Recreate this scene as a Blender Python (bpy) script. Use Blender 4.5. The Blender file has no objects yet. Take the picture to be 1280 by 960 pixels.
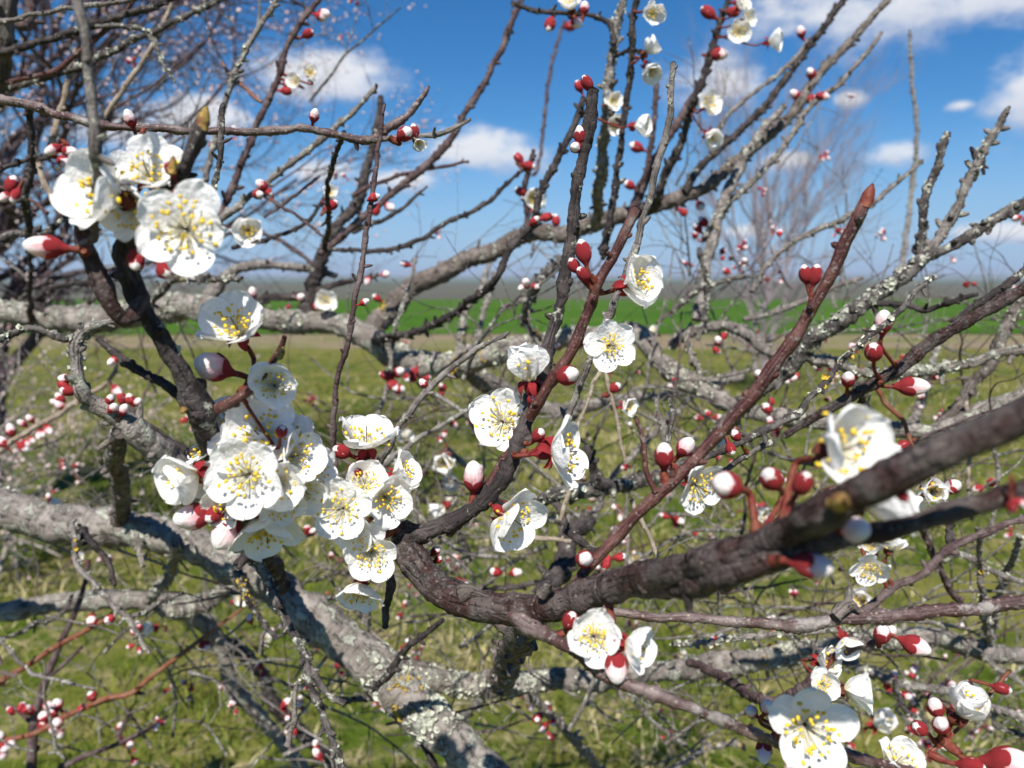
import bpy, math, random
import numpy as np
from mathutils import Vector, Matrix, Quaternion, noise as mnoise

random.seed(7)
RNG = np.random.default_rng(7)
S = bpy.context.scene
COL = S.collection

# ------------------------------------------------------------------ camera
CAM_Z = 1.5
PITCH = math.radians(7.9)
FPX = 960.0                                   # focal length in px of the 1280 px wide photograph
cd = bpy.data.cameras.new("camera")
cd.sensor_width = 36.0
cd.lens = 27.0
cd.clip_start = 0.01
cd.clip_end = 60000
cd.dof.use_dof = True
cd.dof.focus_distance = 0.33
cd.dof.aperture_fstop = 12.5
cam = bpy.data.objects.new("camera", cd)
COL.objects.link(cam)
cam.location = (0, 0, CAM_Z)
cam.rotation_euler = (math.pi / 2 - PITCH, 0, 0)
S.camera = cam
C0 = Vector((0, 0, CAM_Z))
RIGHT = Vector((1, 0, 0))
FWD = Vector((0, math.cos(PITCH), -math.sin(PITCH)))
UP = Vector((0, math.sin(PITCH), math.cos(PITCH)))


def P(px, py, d):
    d = float(d)
    return C0 + d * (FWD + RIGHT * ((px - 640) / FPX) + UP * ((480 - py) / FPX))


def to_px(v):
    q = v - C0
    d = q.dot(FWD)
    return 640 + FPX * q.dot(RIGHT) / d, 480 - FPX * q.dot(UP) / d, d


# ------------------------------------------------------------------ light
SUN_EL, SUN_AZ = math.radians(51), math.radians(190)      # azimuth clockwise from +Y (view direction): high, just behind the camera
sd = Vector((math.sin(SUN_AZ) * math.cos(SUN_EL), math.cos(SUN_AZ) * math.cos(SUN_EL), math.sin(SUN_EL)))
sl = bpy.data.lights.new("sun", 'SUN')
sl.energy = 5.0
sl.angle = math.radians(0.53)
sl.color = (1.0, 0.95, 0.88)
so = bpy.data.objects.new("sun", sl)
COL.objects.link(so)
so.rotation_euler = sd.to_track_quat('Z', 'Y').to_euler()

S.view_settings.view_transform = 'Standard'
S.view_settings.look = 'None'
S.view_settings.exposure = 0.6
S.view_settings.gamma = 1.0
S.render.engine = 'CYCLES'
S.cycles.max_bounces = 8
S.cycles.transparent_max_bounces = 8
S.cycles.use_denoising = True
S.cycles.sample_clamp_indirect = 6.0


class NT:
    """small helper for building node trees"""
    def __init__(s, tree):
        s.t = tree
        tree.nodes.clear()

    def n(s, typ, **kw):
        nd = s.t.nodes.new(typ)
        ins = kw.pop('ins', {})
        for k, v in kw.items():
            setattr(nd, k, v)
        for k, v in ins.items():
            s.put(nd.inputs[k], v)
        return nd

    def put(s, sock, v):
        if isinstance(v, bpy.types.NodeSocket):
            s.t.links.new(v, sock)
        else:
            if hasattr(sock.default_value, '__len__') and len(sock.default_value) == 4 and len(v) == 3:
                v = (*v, 1)
            sock.default_value = v

    def m(s, op, a, b=0.0, c=0.0, clamp=False):
        nd = s.n('ShaderNodeMath', operation=op, use_clamp=clamp)
        for i, v in enumerate((a, b, c)):
            s.put(nd.inputs[i], v)
        return nd.outputs[0]

    def mix(s, f, a, b):
        nd = s.n('ShaderNodeMix', data_type='RGBA')
        s.put(nd.inputs[0], f)
        s.put(nd.inputs[6], a)
        s.put(nd.inputs[7], b)
        return nd.outputs[2]

    def ramp(s, f, lo, hi):
        nd = s.n('ShaderNodeMapRange', interpolation_type='SMOOTHSTEP')
        s.put(nd.inputs[0], f)
        nd.inputs[1].default_value = lo
        nd.inputs[2].default_value = hi
        return nd.outputs[0]

    def noise(s, vec, scale, detail=3, rough=0.55):
        nd = s.n('ShaderNodeTexNoise')
        if vec is not None:
            s.put(nd.inputs['Vector'], vec)
        nd.inputs['Scale'].default_value = scale
        nd.inputs['Detail'].default_value = detail
        nd.inputs['Roughness'].default_value = rough
        return nd.outputs[0]


# ------------------------------------------------------------------ sky with clouds
world = bpy.data.worlds.new("World")
S.world = world
world.use_nodes = True
w = NT(world.node_tree)
SKY_STRENGTH = 0.06
sky = w.n('ShaderNodeTexSky', sky_type='NISHITA', sun_disc=False, sun_elevation=SUN_EL,
          sun_rotation=SUN_AZ, altitude=100, air_density=1.0, dust_density=0.0, ozone_density=2.0)
skyc = w.n('ShaderNodeMix', data_type='RGBA', blend_type='MULTIPLY', ins={0: 1.0, 6: sky.outputs[0], 7: (0.74, 0.94, 1.16)})
hsv = w.n('ShaderNodeHueSaturation', ins={'Saturation': 1.2, 'Value': 1.0, 'Color': skyc.outputs[2]})
tc = w.n('ShaderNodeTexCoord')
sep = w.n('ShaderNodeSeparateXYZ', ins={0: tc.outputs['Generated']})
az = w.m('ARCTAN2', sep.outputs[0], sep.outputs[1])
el = w.m('ARCSINE', sep.outputs[2])
cn = w.n('ShaderNodeMapping', ins={'Vector': tc.outputs['Generated'], 'Scale': (1, 1, 1.9)})
n1 = w.noise(cn.outputs[0], 9, 6, 0.6)
n2 = w.noise(cn.outputs[0], 30, 4, 0.6)
nn = w.m('ADD', w.m('MULTIPLY', w.m('SUBTRACT', n1, 0.5), 2.6), w.m('MULTIPLY', w.m('SUBTRACT', n2, 0.5), 0.7))
CLOUDS = [  # px, py, half width, half height (places in the photograph turned into sky directions)
    (1130, 8, 185, 52), (1230, -15, 100, 60), (905, 108, 85, 42), (1290, 110, 58, 58), (1112, 194, 38, 19),
    (590, 192, 105, 36), (500, 225, 60, 18), (1065, 126, 24, 13), (380, 95, 130, 46), (150, 158, 90, 34), (245, 148, 70, 30),
    (400, 218, 80, 20), (990, 200, 40, 12), (930, 290, 70, 14), (1250, 290, 80, 14),
    (1200, 132, 18, 8), (-250, 60, 160, 60), (1600, 40, 170, 60)]
dens = None
body = None
for (cx, cy, rx, ry) in CLOUDS:
    v = (P(cx, cy, 1.0) - C0).normalized()
    a0, e0 = math.atan2(v.x, v.y), math.asin(v.z)
    qx = w.m('MULTIPLY', w.m('SUBTRACT', az, a0), FPX / rx)
    qy = w.m('MULTIPLY', w.m('SUBTRACT', el, e0), FPX / ry)
    r = w.m('SQRT', w.m('ADD', w.m('MULTIPLY', qx, qx), w.m('MULTIPLY', qy, qy)))
    k = w.m('SUBTRACT', 1.0, r)
    low = w.m('MULTIPLY_ADD', qy, 0.5, 0.5)
    dens = k if dens is None else w.m('MAXIMUM', dens, k)
    lw = w.m('MULTIPLY', w.ramp(k, -0.3, 0.6), low)
    body = lw if body is None else w.m('MAXIMUM', body, lw)
cl = w.ramp(w.m('ADD', dens, w.m('MULTIPLY', nn, 0.95)), -0.02, 0.8)
cl = w.m('MULTIPLY', cl, 0.93)
tone = w.ramp(w.m('ADD', body, w.m('MULTIPLY', nn, 0.22)), 0.08, 0.62)
ccol = w.mix(tone, (5.2, 6.0, 7.9), (9.4, 9.6, 10.1))
hz = w.m('MULTIPLY', w.ramp(el, 0.2, -0.03), 0.9)
skyb = w.mix(hz, hsv.outputs[0], (3.3, 5.1, 8.4))
fin = w.mix(cl, skyb, ccol)
bg = w.n('ShaderNodeBackground', ins={'Color': fin, 'Strength': SKY_STRENGTH})
wo = w.n('ShaderNodeOutputWorld', ins={0: bg.outputs[0]})


# ------------------------------------------------------------------ materials
def new_mat(name):
    m = bpy.data.materials.new(name)
    m.use_nodes = True
    return m, NT(m.node_tree)


def finish(nt, bsdf, bump=None):
    nt.n('ShaderNodeOutputMaterial', ins={0: bsdf})


def bark(name, base, alt, dark, lich=None, lich_amt=0.0, rough=0.8, scale=60.0, bump=0.6, spec=0.3, lent=0.0):
    m, t = new_mat(name)
    tc = t.n('ShaderNodeTexCoord')
    ob, uv = tc.outputs['Object'], tc.outputs['UV']
    big = t.noise(ob, scale, 4, 0.6)
    fine = t.noise(ob, scale * 9, 4, 0.65)
    mp = t.n('ShaderNodeMapping', ins={'Vector': uv, 'Scale': (5.0, 260.0, 1.0)})
    ring = t.noise(mp.outputs[0], 1.0, 3, 0.6)
    mp2 = t.n('ShaderNodeMapping', ins={'Vector': uv, 'Scale': (16.0, 60.0, 1.0)})
    fis = t.noise(mp2.outputs[0], 1.0, 3, 0.6)
    c = t.mix(t.ramp(big, 0.42, 0.62), base, alt)
    c = t.mix(t.m('MULTIPLY', t.ramp(fis, 0.52, 0.68), 0.8), c, dark)
    c = t.mix(t.m('MULTIPLY', t.ramp(ring, 0.56, 0.7), 0.55), c, dark)
    c = t.mix(t.m('MULTIPLY', t.ramp(fine, 0.52, 0.75), 0.5), c, alt)
    if lent:
        vo = t.n('ShaderNodeTexVoronoi', ins={'Vector': ob, 'Scale': 420.0})
        c = t.mix(t.m('MULTIPLY', t.ramp(vo.outputs['Distance'], 0.26, 0.16), lent), c, (0.34, 0.29, 0.24))
    hgt = t.m('ADD', t.m('MULTIPLY', fine, 0.5), t.m('SUBTRACT', t.m('MULTIPLY', big, 0.5), t.m('MULTIPLY', t.ramp(fis, 0.5, 0.7), 0.5)))
    hgt = t.m('SUBTRACT', hgt, t.m('MULTIPLY', t.ramp(ring, 0.5, 0.7), 0.35))
    if lich:
        ln = t.noise(ob, scale * 1.1, 6, 0.72)
        lm = t.ramp(ln, 0.60 - lich_amt * 0.25, 0.66 - lich_amt * 0.25)
        lc = t.mix(t.ramp(t.noise(ob, scale * 5, 3), 0.4, 0.65), lich, tuple(x * 0.55 for x in lich))
        c = t.mix(lm, c, lc)
        hgt = t.m('ADD', hgt, t.m('MULTIPLY', lm, t.m('MULTIPLY_ADD', fine, 1.0, 0.2)))
    bp = t.n('ShaderNodeBump', ins={'Height': hgt, 'Strength': bump, 'Distance': 0.0025})
    b = t.n('ShaderNodeBsdfPrincipled', ins={'Base Color': c, 'Roughness': rough, 'Specular IOR Level': spec, 'Normal': bp.outputs[0]})
    finish(t, b.outputs[0])
    return m


LICH = (0.52, 0.52, 0.43)
M = {
    'lichen': bark('lichened_bark', (0.175, 0.15, 0.13), (0.29, 0.26, 0.23), (0.024, 0.019, 0.016), LICH, 0.34, scale=55, bump=1.0),
    'bark': bark('old_bark', (0.10, 0.08, 0.068), (0.20, 0.17, 0.15), (0.018, 0.014, 0.013), LICH, 0.08, scale=70, bump=0.9),
    'dark': bark('dark_bark', (0.030, 0.023, 0.022), (0.08, 0.066, 0.062), (0.010, 0.008, 0.008), LICH, 0.02, scale=90, bump=0.7),
    'darklich': bark('dark_twig_bark', (0.042, 0.034, 0.032), (0.14, 0.125, 0.112), (0.013, 0.011, 0.010), LICH, 0.24, scale=130),
    'red': bark('young_red_bark', (0.062, 0.018, 0.015), (0.115, 0.048, 0.038), (0.016, 0.007, 0.007), (0.20, 0.15, 0.135), 0.1, rough=0.42, scale=95, bump=0.5, spec=0.35, lent=0.35),
    'redgray': bark('red_grey_bark', (0.065, 0.030, 0.027), (0.16, 0.12, 0.11), (0.03, 0.018, 0.017), (0.26, 0.23, 0.21), 0.2, rough=0.5, scale=55, bump=0.4, spec=0.45, lent=0.6),
    'near': bark('near_branch_bark', (0.042, 0.019, 0.016), (0.10, 0.08, 0.074), (0.006, 0.004, 0.004), (0.20, 0.175, 0.16), 0.2, rough=0.6, scale=95, bump=0.9, spec=0.25, lent=0.3),
    'gray': bark('grey_twig_bark', (0.135, 0.115, 0.102), (0.25, 0.225, 0.205), (0.022, 0.018, 0.017), LICH, 0.2, scale=120),
    'tan': bark('tan_twig_bark', (0.26, 0.20, 0.15), (0.38, 0.32, 0.25), (0.08, 0.05, 0.035), None, scale=110),
    'orange': bark('orange_twig_bark', (0.17, 0.055, 0.03), (0.22, 0.11, 0.065), (0.11, 0.04, 0.025), None, rough=0.5, scale=100, bump=0.2),
    'plum': bark('plum_twig_bark', (0.07, 0.04, 0.04), (0.14, 0.105, 0.10), (0.03, 0.018, 0.018), None, scale=90),
    'farbare': bark('bare_tree_bark', (0.25, 0.205, 0.22), (0.30, 0.255, 0.265), (0.17, 0.135, 0.145), None, scale=20),
    'far': bark('distant_twig_bark', (0.068, 0.046, 0.054), (0.10, 0.075, 0.082), (0.036, 0.024, 0.028), None, scale=20),
    'fargray': bark('thicket_bark', (0.24, 0.21, 0.18), (0.36, 0.33, 0.28), (0.1, 0.08, 0.07), None, scale=20),
}


def petal_mat(name, col, tint, trans=0.34, r0=0.30, r1=0.02):
    m, t = new_mat(name)
    tc = t.n('ShaderNodeTexCoord')
    uv = tc.outputs['UV']
    sp = t.n('ShaderNodeSeparateXYZ', ins={0: uv})
    mp = t.n('ShaderNodeMapping', ins={'Vector': uv, 'Scale': (26.0, 2.2, 1.0)})
    vein = t.noise(mp.outputs[0], 1.0, 3, 0.5)
    wr = t.noise(uv, 7.0, 3, 0.5)
    c = t.mix(t.ramp(t.m('ADD', sp.outputs[1], t.m('MULTIPLY', t.m('SUBTRACT', vein, 0.5), 0.35)), r0, r1), col, tint)
    c = t.mix(t.m('MULTIPLY', t.ramp(vein, 0.5, 0.75), 0.16), c, tuple(x * 0.8 for x in col))
    bp = t.n('ShaderNodeBump', ins={'Height': t.m('ADD', vein, t.m('MULTIPLY', wr, 2.6)), 'Strength': 0.48, 'Distance': 0.0007})
    b = t.n('ShaderNodeBsdfPrincipled', ins={'Base Color': c, 'Roughness': 0.55, 'Specular IOR Level': 0.25, 'Normal': bp.outputs[0]})
    tr = t.n('ShaderNodeBsdfTranslucent', ins={'Color': c, 'Normal': bp.outputs[0]})
    mx = t.n('ShaderNodeMixShader', ins={0: trans, 1: b.outputs[0], 2: tr.outputs[0]})
    finish(t, mx.outputs[0])
    return m


M['petal'] = petal_mat('white_petal', (0.965, 0.955, 0.93), (0.82, 0.76, 0.50), 0.33)
M['petalbud'] = petal_mat('bud_petal', (0.90, 0.855, 0.83), (0.78, 0.28, 0.32), 0.22, 0.95, 0.40)


def simple(name, c1, c2, scale, rough=0.5, trans=0.0, spec=0.4, bump=0.3):
    m, t = new_mat(name)
    tc = t.n('ShaderNodeTexCoord')
    nz = t.noise(tc.outputs['Object'], scale, 4)
    c = t.mix(t.ramp(nz, 0.35, 0.68), c1, c2)
    bp = t.n('ShaderNodeBump', ins={'Height': nz, 'Strength': bump, 'Distance': 0.001})
    b = t.n('ShaderNodeBsdfPrincipled', ins={'Base Color': c, 'Roughness': rough, 'Specular IOR Level': spec, 'Normal': bp.outputs[0]})
    out = b.outputs[0]
    if trans:
        tr = t.n('ShaderNodeBsdfTranslucent', ins={'Color': c})
        out = t.n('ShaderNodeMixShader', ins={0: trans, 1: out, 2: tr.outputs[0]}).outputs[0]
    finish(t, out)
    return m


M['calyx'] = simple('red_calyx', (0.42, 0.03, 0.04), (0.20, 0.022, 0.02), 300, 0.7, 0.15, 0.25, 0.6)
M['calyxbrown'] = simple('brown_red_calyx', (0.15, 0.022, 0.018), (0.17, 0.06, 0.03), 500, 0.6, 0.08, 0.25, 0.6)
M['anther'] = simple('yellow_anther', (0.86, 0.64, 0.06), (0.74, 0.46, 0.03), 900, 0.7, 0.05, 0.2)
M['filament'] = simple('white_filament', (0.85, 0.84, 0.72), (0.82, 0.78, 0.62), 500, 0.5, 0.3)
M['lich_flake'] = simple('grey_green_lichen', (0.56, 0.57, 0.48), (0.36, 0.37, 0.28), 260, 0.95, 0.05, 0.1, 0.8)
M['lich_yellow'] = simple('yellow_lichen', (0.55, 0.38, 0.05), (0.38, 0.28, 0.06), 260, 0.95, 0.05, 0.1, 0.8)
M['tip'] = simple('yellow_green_bud_scale', (0.34, 0.24, 0.06), (0.13, 0.05, 0.025), 420, 0.7, 0.0, 0.2, 1.0)
M['farbud'] = simple('distant_blossom', (0.84, 0.72, 0.70), (0.62, 0.36, 0.36), 60, 0.6, 0.2)


# ------------------------------------------------------------------ mesh collecting
class MB:
    def __init__(s):
        s.v, s.f, s.uv, s.mi = [], [], [], []

    def build(s, name, mats, parent=None, smooth=True, attr=None):
        me = bpy.data.meshes.new(name)
        nv = len(s.v)
        me.from_pydata([tuple(x) for x in s.v], [], s.f)
        for m in (mats if isinstance(mats, (list, tuple)) else [mats]):
            me.materials.append(m)
        if s.mi:
            me.polygons.foreach_set('material_index', s.mi)
        if s.uv:
            l = me.uv_layers.new(name='UVMap')
            idx = np.zeros(len(me.loops), dtype=np.int32)
            me.loops.foreach_get('vertex_index', idx)
            arr = np.asarray(s.uv, dtype=np.float32)[idx]
            l.data.foreach_set('uv', arr.ravel())
        if smooth:
            me.polygons.foreach_set('use_smooth', [True] * len(me.polygons))
        me.update()
        o = bpy.data.objects.new(name, me)
        COL.objects.link(o)
        if parent is not None:
            adopt(o, parent)
        return o


def adopt(o, parent):
    """parent an object whose own coordinates are world coordinates"""
    o.parent = parent
    o.matrix_parent_inverse = world_of(parent).inverted()


def world_of(o):
    m = Matrix.LocRotScale(o.location, o.rotation_euler.to_quaternion() if o.rotation_mode != 'QUATERNION' else o.rotation_quaternion, o.scale)
    if o.parent is not None:
        return world_of(o.parent) @ o.matrix_parent_inverse @ m
    return m


def catmull(pts, rad, step):
    out, ro = [], []
    n = len(pts)
    for i in range(n - 1):
        p0 = pts[max(i - 1, 0)]
        p1, p2 = pts[i], pts[i + 1]
        p3 = pts[min(i + 2, n - 1)]
        L = (p2 - p1).length
        k = max(2, int(L / max(step, 1e-5)))
        for j in range(k):
            t = j / k
            a = 2 * p1 + (p2 - p0) * t + (2 * p0 - 5 * p1 + 4 * p2 - p3) * t * t + (3 * p1 - p0 - 3 * p2 + p3) * t ** 3
            out.append(a * 0.5)
            ro.append(rad[i] * (1 - t) + rad[i + 1] * t)
    out.append(pts[-1].copy())
    ro.append(rad[-1])
    return out, ro


def tube(mb, pts, rad, sides=8, mi=0, lump=0.0, cap=True, seed=0.0, lumpf=1.0):
    base = len(mb.v)
    n = len(pts)
    t0 = (pts[1] - pts[0]).normalized()
    ref = Vector((0, 0, 1)) if abs(t0.z) < 0.9 else Vector((1, 0, 0))
    u = t0.cross(ref).normalized()
    dist = 0.0
    for i in range(n):
        tg = (pts[min(i + 1, n - 1)] - pts[max(i - 1, 0)])
        if tg.length < 1e-9:
            tg = t0
        tg = tg.normalized()
        u = (u - tg * u.dot(tg))
        if u.length < 1e-6:
            u = tg.orthogonal()
        u.normalize()
        v = tg.cross(u)
        if i:
            dist += (pts[i] - pts[i - 1]).length
        r = rad[i]
        for k in range(sides):
            a = 2 * math.pi * k / sides
            d = u * math.cos(a) + v * math.sin(a)
            rr = r
            if lump:
                q = (pts[i] + d * r) * (lumpf / max(r, 1e-4)) * 0.8
                rr = r * (1 + lump * mnoise.noise(q + Vector((seed, 0, 0))) + lump * 0.6 * mnoise.noise(q * 2.7) + (lump * 0.35 * mnoise.noise(q * 7.0) if sides > 12 else 0))
            mb.v.append(pts[i] + d * rr)
            mb.uv.append((abs(k / sides * 2 - 1) * 0.5, dist))
    for i in range(n - 1):
        for k in range(sides):
            a = base + i * sides + k
            b = base + i * sides + (k + 1) % sides
            mb.f.append((a, b, b + sides, a + sides))
            mb.mi.append(mi)
    if cap:
        for i, sgn in ((0, 1), (n - 1, -1)):
            c = len(mb.v)
            tg = (pts[1] - pts[0]).normalized() if i == 0 else (pts[-1] - pts[-2]).normalized()
            mb.v.append(pts[i] - sgn * tg * rad[i] * 0.5)
            mb.uv.append((0, dist if i else 0))
            for k in range(sides):
                a = base + i * sides + k
                b = base + i * sides + (k + 1) % sides
                mb.f.append((a, c, b) if sgn > 0 else (a, b, c))
                mb.f[-1] = mb.f[-1][::-1] if sgn > 0 else mb.f[-1][::-1]
                mb.mi.append(mi)


def nub(mb, p, d, r, L, mi=0):
    q = p + d * L
    side = d.orthogonal() * (r * 0.4)
    pts = [p - d * r * 0.6, p + d * L * 0.35, p + d * L * 0.7 + side * 0.4, q + side * 0.6]
    tube(mb, pts, [r * 1.05, r * 1.1, r * 0.95, r * 0.45], 6, mi)


def setp(o, label=None, cat=None, group=None, kind=None):
    for k, v in (('label', label), ('category', cat), ('group', group), ('kind', kind)):
        if v:
            o[k] = v
    return o


def root_empty(name, loc, label, cat, group=None):
    o = bpy.data.objects.new(name, None)
    o.empty_display_size = 0.05
    COL.objects.link(o)
    o.location = loc
    return setp(o, label, cat, group)


# ------------------------------------------------------------------ ground and fields
SLOPE = 0.025


def gz(y):
    if y < 3:
        return 0.0
    if y < 375:
        return -SLOPE * (y - 3) * min(1.0, (y - 3) / 12.0)
    return -SLOPE * 372


def sheet(name, y0, y1, lift, mat, xw, ny=24, geo=True, wav=0.0, x0=None):
    ys = [y0 + (y1 - y0) * (i / ny) ** (3 if geo else 1) for i in range(ny + 1)]
    mb = MB()
    nx = 24
    for j, y in enumerate(ys):
        for i in range(nx + 1):
            x = (i / nx * 2 - 1) * xw
            yy = y
            if wav and j in (0, ny):
                yy += wav * mnoise.noise(Vector((x * 0.07, j * 3.1, 1.7)))
            mb.v.append((x, yy, gz(yy) + lift))
            mb.uv.append((x, yy))
    for j in range(ny):
        for i in range(nx):
            a = j * (nx + 1) + i
            mb.f.append((a, a + 1, a + nx + 2, a + nx + 1))
    o = mb.build(name, mat)
    return setp(o, kind='structure')


def ground_mat(name, c1, c2, c3, sc, straw=0.5, bump=0.5):
    m, t = new_mat(name)
    tc = t.n('ShaderNodeTexCoord')
    ob = tc.outputs['Object']
    a = t.noise(ob, sc, 5, 0.6)
    b = t.noise(ob, sc * 6, 5, 0.7)
    d = t.noise(ob, sc * 35, 3, 0.7)
    c = t.mix(t.ramp(a, 0.4, 0.62), c1, c2)
    c = t.mix(t.m('MULTIPLY', t.ramp(b, 0.48, 0.68), straw), c, c3)
    c = t.mix(t.m('MULTIPLY', t.ramp(d, 0.5, 0.7), 0.35), c, tuple(x * 0.5 for x in c1))
    bp = t.n('ShaderNodeBump', ins={'Height': t.m('ADD', b, d), 'Strength': bump, 'Distance': 0.05})
    bs = t.n('ShaderNodeBsdfPrincipled', ins={'Base Color': c, 'Roughness': 0.95, 'Specular IOR Level': 0.0, 'Normal': bp.outputs[0]})
    finish(t, bs.outputs[0])
    return m


g_meadow = ground_mat('meadow_turf', (0.062, 0.095, 0.013), (0.15, 0.148, 0.034), (0.29, 0.235, 0.125), 1.3, 0.9)
g_wheat = ground_mat('young_wheat', (0.042, 0.105, 0.014), (0.062, 0.128, 0.02), (0.09, 0.13, 0.034), 0.06, 0.5, 0.2)
g_stubble = ground_mat('stubble', (0.21, 0.165, 0.11), (0.14, 0.15, 0.055), (0.27, 0.22, 0.15), 0.3, 0.7, 0.4)
g_plough = ground_mat('ploughed_soil', (0.095, 0.088, 0.078), (0.085, 0.105, 0.06), (0.12, 0.10, 0.088), 0.012, 0.7, 0.1)
g_farfield = ground_mat('far_field', (0.075, 0.115, 0.085), (0.11, 0.13, 0.10), (0.13, 0.13, 0.11), 0.002, 0.6, 0.05)  # blue-teal cast of distant haze is put into this colour, hills share it

sheet('ground', -30, 9000, 0.0, g_meadow, 9000, 60)
sheet('stubble_field', 20, 31, 0.02, g_stubble, 200, 10, False, 3.5)
sheet('wheat_field', 29, 380, 0.05, g_wheat, 600, 24, True, 2.0)
sheet('ploughed_field', 372, 1500, 0.4, g_plough, 2500, 12)
sheet('far_field_strip', 1500, 6100, 0.6, g_farfield, 8000, 8)
hm = MB()
for i in range(81):
    x = (i / 40 - 1) * 8000
    h = 16 + 26 * (0.5 + mnoise.noise(Vector((x * 0.00035, 2.2, 0)))) + 5 * mnoise.noise(Vector((x * 0.002, 7.2, 0)))
    for (yy, k) in ((6000, -0.01), (6700, 0.5), (7400, 0.85), (8000, 1.0), (8800, 0.4)):
        hm.v.append((x, yy, gz(6000) + h * k))
        hm.uv.append((x, yy))
for i in range(80):
    for k in range(4):
        a = i * 5 + k
        hm.f.append((a, a + 5, a + 6, a + 1))
setp(hm.build('hills', g_farfield), kind='structure')

# the air: one even box round the whole place, sky outside it
hb = MB()
for hx in (-9400, 9400):
    for hy in (-60, 9300):
        for hzz in (-11.5, 48):
            hb.v.append((hx, hy, hzz))
hb.f += [(0, 1, 3, 2), (4, 6, 7, 5), (0, 4, 5, 1), (2, 3, 7, 6), (0, 2, 6, 4), (1, 5, 7, 3)]
air_mat, at_ = new_mat('haze_air')
air_v = at_.n('ShaderNodeVolumePrincipled', ins={'Color': (0.80, 0.88, 1.0), 'Density': 0.00015, 'Anisotropy': 0.2})
at_.n('ShaderNodeOutputMaterial', ins={'Volume': air_v.outputs[0]})
setp(hb.build('haze', air_mat, None, False), kind='stuff')


# grass blades: one mesh of stuff
def grass_mesh():
    spots = []
    def area(n, y0, y1, hs):
        y = y0 + (y1 - y0) * RNG.random(n)
        x = (RNG.random(n) * 2 - 1) * (0.78 * y + 0.5)
        spots.append(np.stack([x, y, np.full(n, hs)], 1))
    area(30000, 1.5, 4.0, 1.0)
    area(42000, 4.0, 9.0, 1.25)
    area(26000, 9.0, 19.0, 1.5)
    A = np.concatenate(spots)
    # clumpy: drop by noise
    keep, dry = [], []
    for (x, y, h) in A:
        k = mnoise.noise(Vector((x * 1.3, y * 1.3, 0))) + 0.6 * mnoise.noise(Vector((x * 4, y * 4, 3)))
        keep.append(RNG.random() < 0.45 + 1.3 * k)
        dry.append(RNG.random() < 0.40 - 1.1 * mnoise.noise(Vector((x * 1.2, y * 0.9, 9))) - 0.015 * y)
    keep = np.array(keep)
    dry = np.array(dry)[keep]
    A = A[keep]
    n = len(A)
    h = (0.022 + 0.05 * RNG.random(n) ** 1.6) * A[:, 2] * np.where(dry, 0.85, 1.0)
    wd = (0.0022 + 0.0025 * RNG.random(n)) * A[:, 2] ** 2
    ang = RNG.random(n) * 2 * np.pi
    lean = h * (0.2 + 0.9 * RNG.random(n)) * np.where(dry, 2.6, 1.0)
    la = RNG.random(n) * 2 * np.pi
    bx, by = A[:, 0], A[:, 1]
    bz = np.array([gz(y) for y in by])
    cx, cy = np.cos(ang) * wd, np.sin(ang) * wd
    V = np.zeros((n, 5, 3))
    V[:, 0] = np.stack([bx - cx, by - cy, bz], 1)
    V[:, 1] = np.stack([bx + cx, by + cy, bz], 1)
    mx, my = bx + np.cos(la) * lean * .35, by + np.sin(la) * lean * .35
    V[:, 2] = np.stack([mx + cx * .8, my + cy * .8, bz + h * .6], 1)
    V[:, 3] = np.stack([mx - cx * .8, my - cy * .8, bz + h * .6], 1)
    V[:, 4] = np.stack([bx + np.cos(la) * lean, by + np.sin(la) * lean, bz + h], 1)
    me = bpy.data.meshes.new('grass')
    me.vertices.add(n * 5)
    me.vertices.foreach_set('co', V.ravel())
    i0 = np.arange(n) * 5
    loops = np.stack([i0, i0 + 1, i0 + 2, i0 + 3, i0 + 3, i0 + 2, i0 + 4], 1).ravel()
    me.loops.add(n * 7)
    me.loops.foreach_set('vertex_index', loops.astype(np.int32))
    me.polygons.add(n * 2)
    st = np.stack([np.arange(n) * 7, np.arange(n) * 7 + 4], 1).ravel()
    me.polygons.foreach_set('loop_start', st.astype(np.int32))
    me.polygons.foreach_set('loop_total', np.tile([4, 3], n).astype(np.int32))
    g1, g2, s1 = np.array([0.072, 0.125, 0.014]), np.array([0.225, 0.24, 0.038]), np.array([0.56, 0.47, 0.26])
    k = RNG.random(n)[:, None]
    colr = np.where(dry[:, None], s1 * (0.6 + 0.6 * k), g1 * (1 - k) + g2 * k)
    at = me.color_attributes.new('tint', 'FLOAT_COLOR', 'POINT')
    full = np.ones((n, 5, 4))
    full[:, :, :3] = colr[:, None, :]
    at.data.foreach_set('color', full.ravel())
    me.update()
    me.validate()
    m, t = new_mat('grass_blade')
    an = t.n('ShaderNodeAttribute', attribute_name='tint')
    b = t.n('ShaderNodeBsdfPrincipled', ins={'Base Color': an.outputs[0], 'Roughness': 0.6, 'Specular IOR Level': 0.2})
    tr = t.n('ShaderNodeBsdfTranslucent', ins={'Color': an.outputs[0]})
    mx = t.n('ShaderNodeMixShader', ins={0: 0.3, 1: b.outputs[0], 2: tr.outputs[0]})
    finish(t, mx.outputs[0])
    me.materials.append(m)
    o = bpy.data.objects.new('grass', me)
    COL.objects.link(o)
    return setp(o, 'short patchy spring grass mixed with dry straw under the trees', 'grass', kind='stuff')


grass_mesh()


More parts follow.
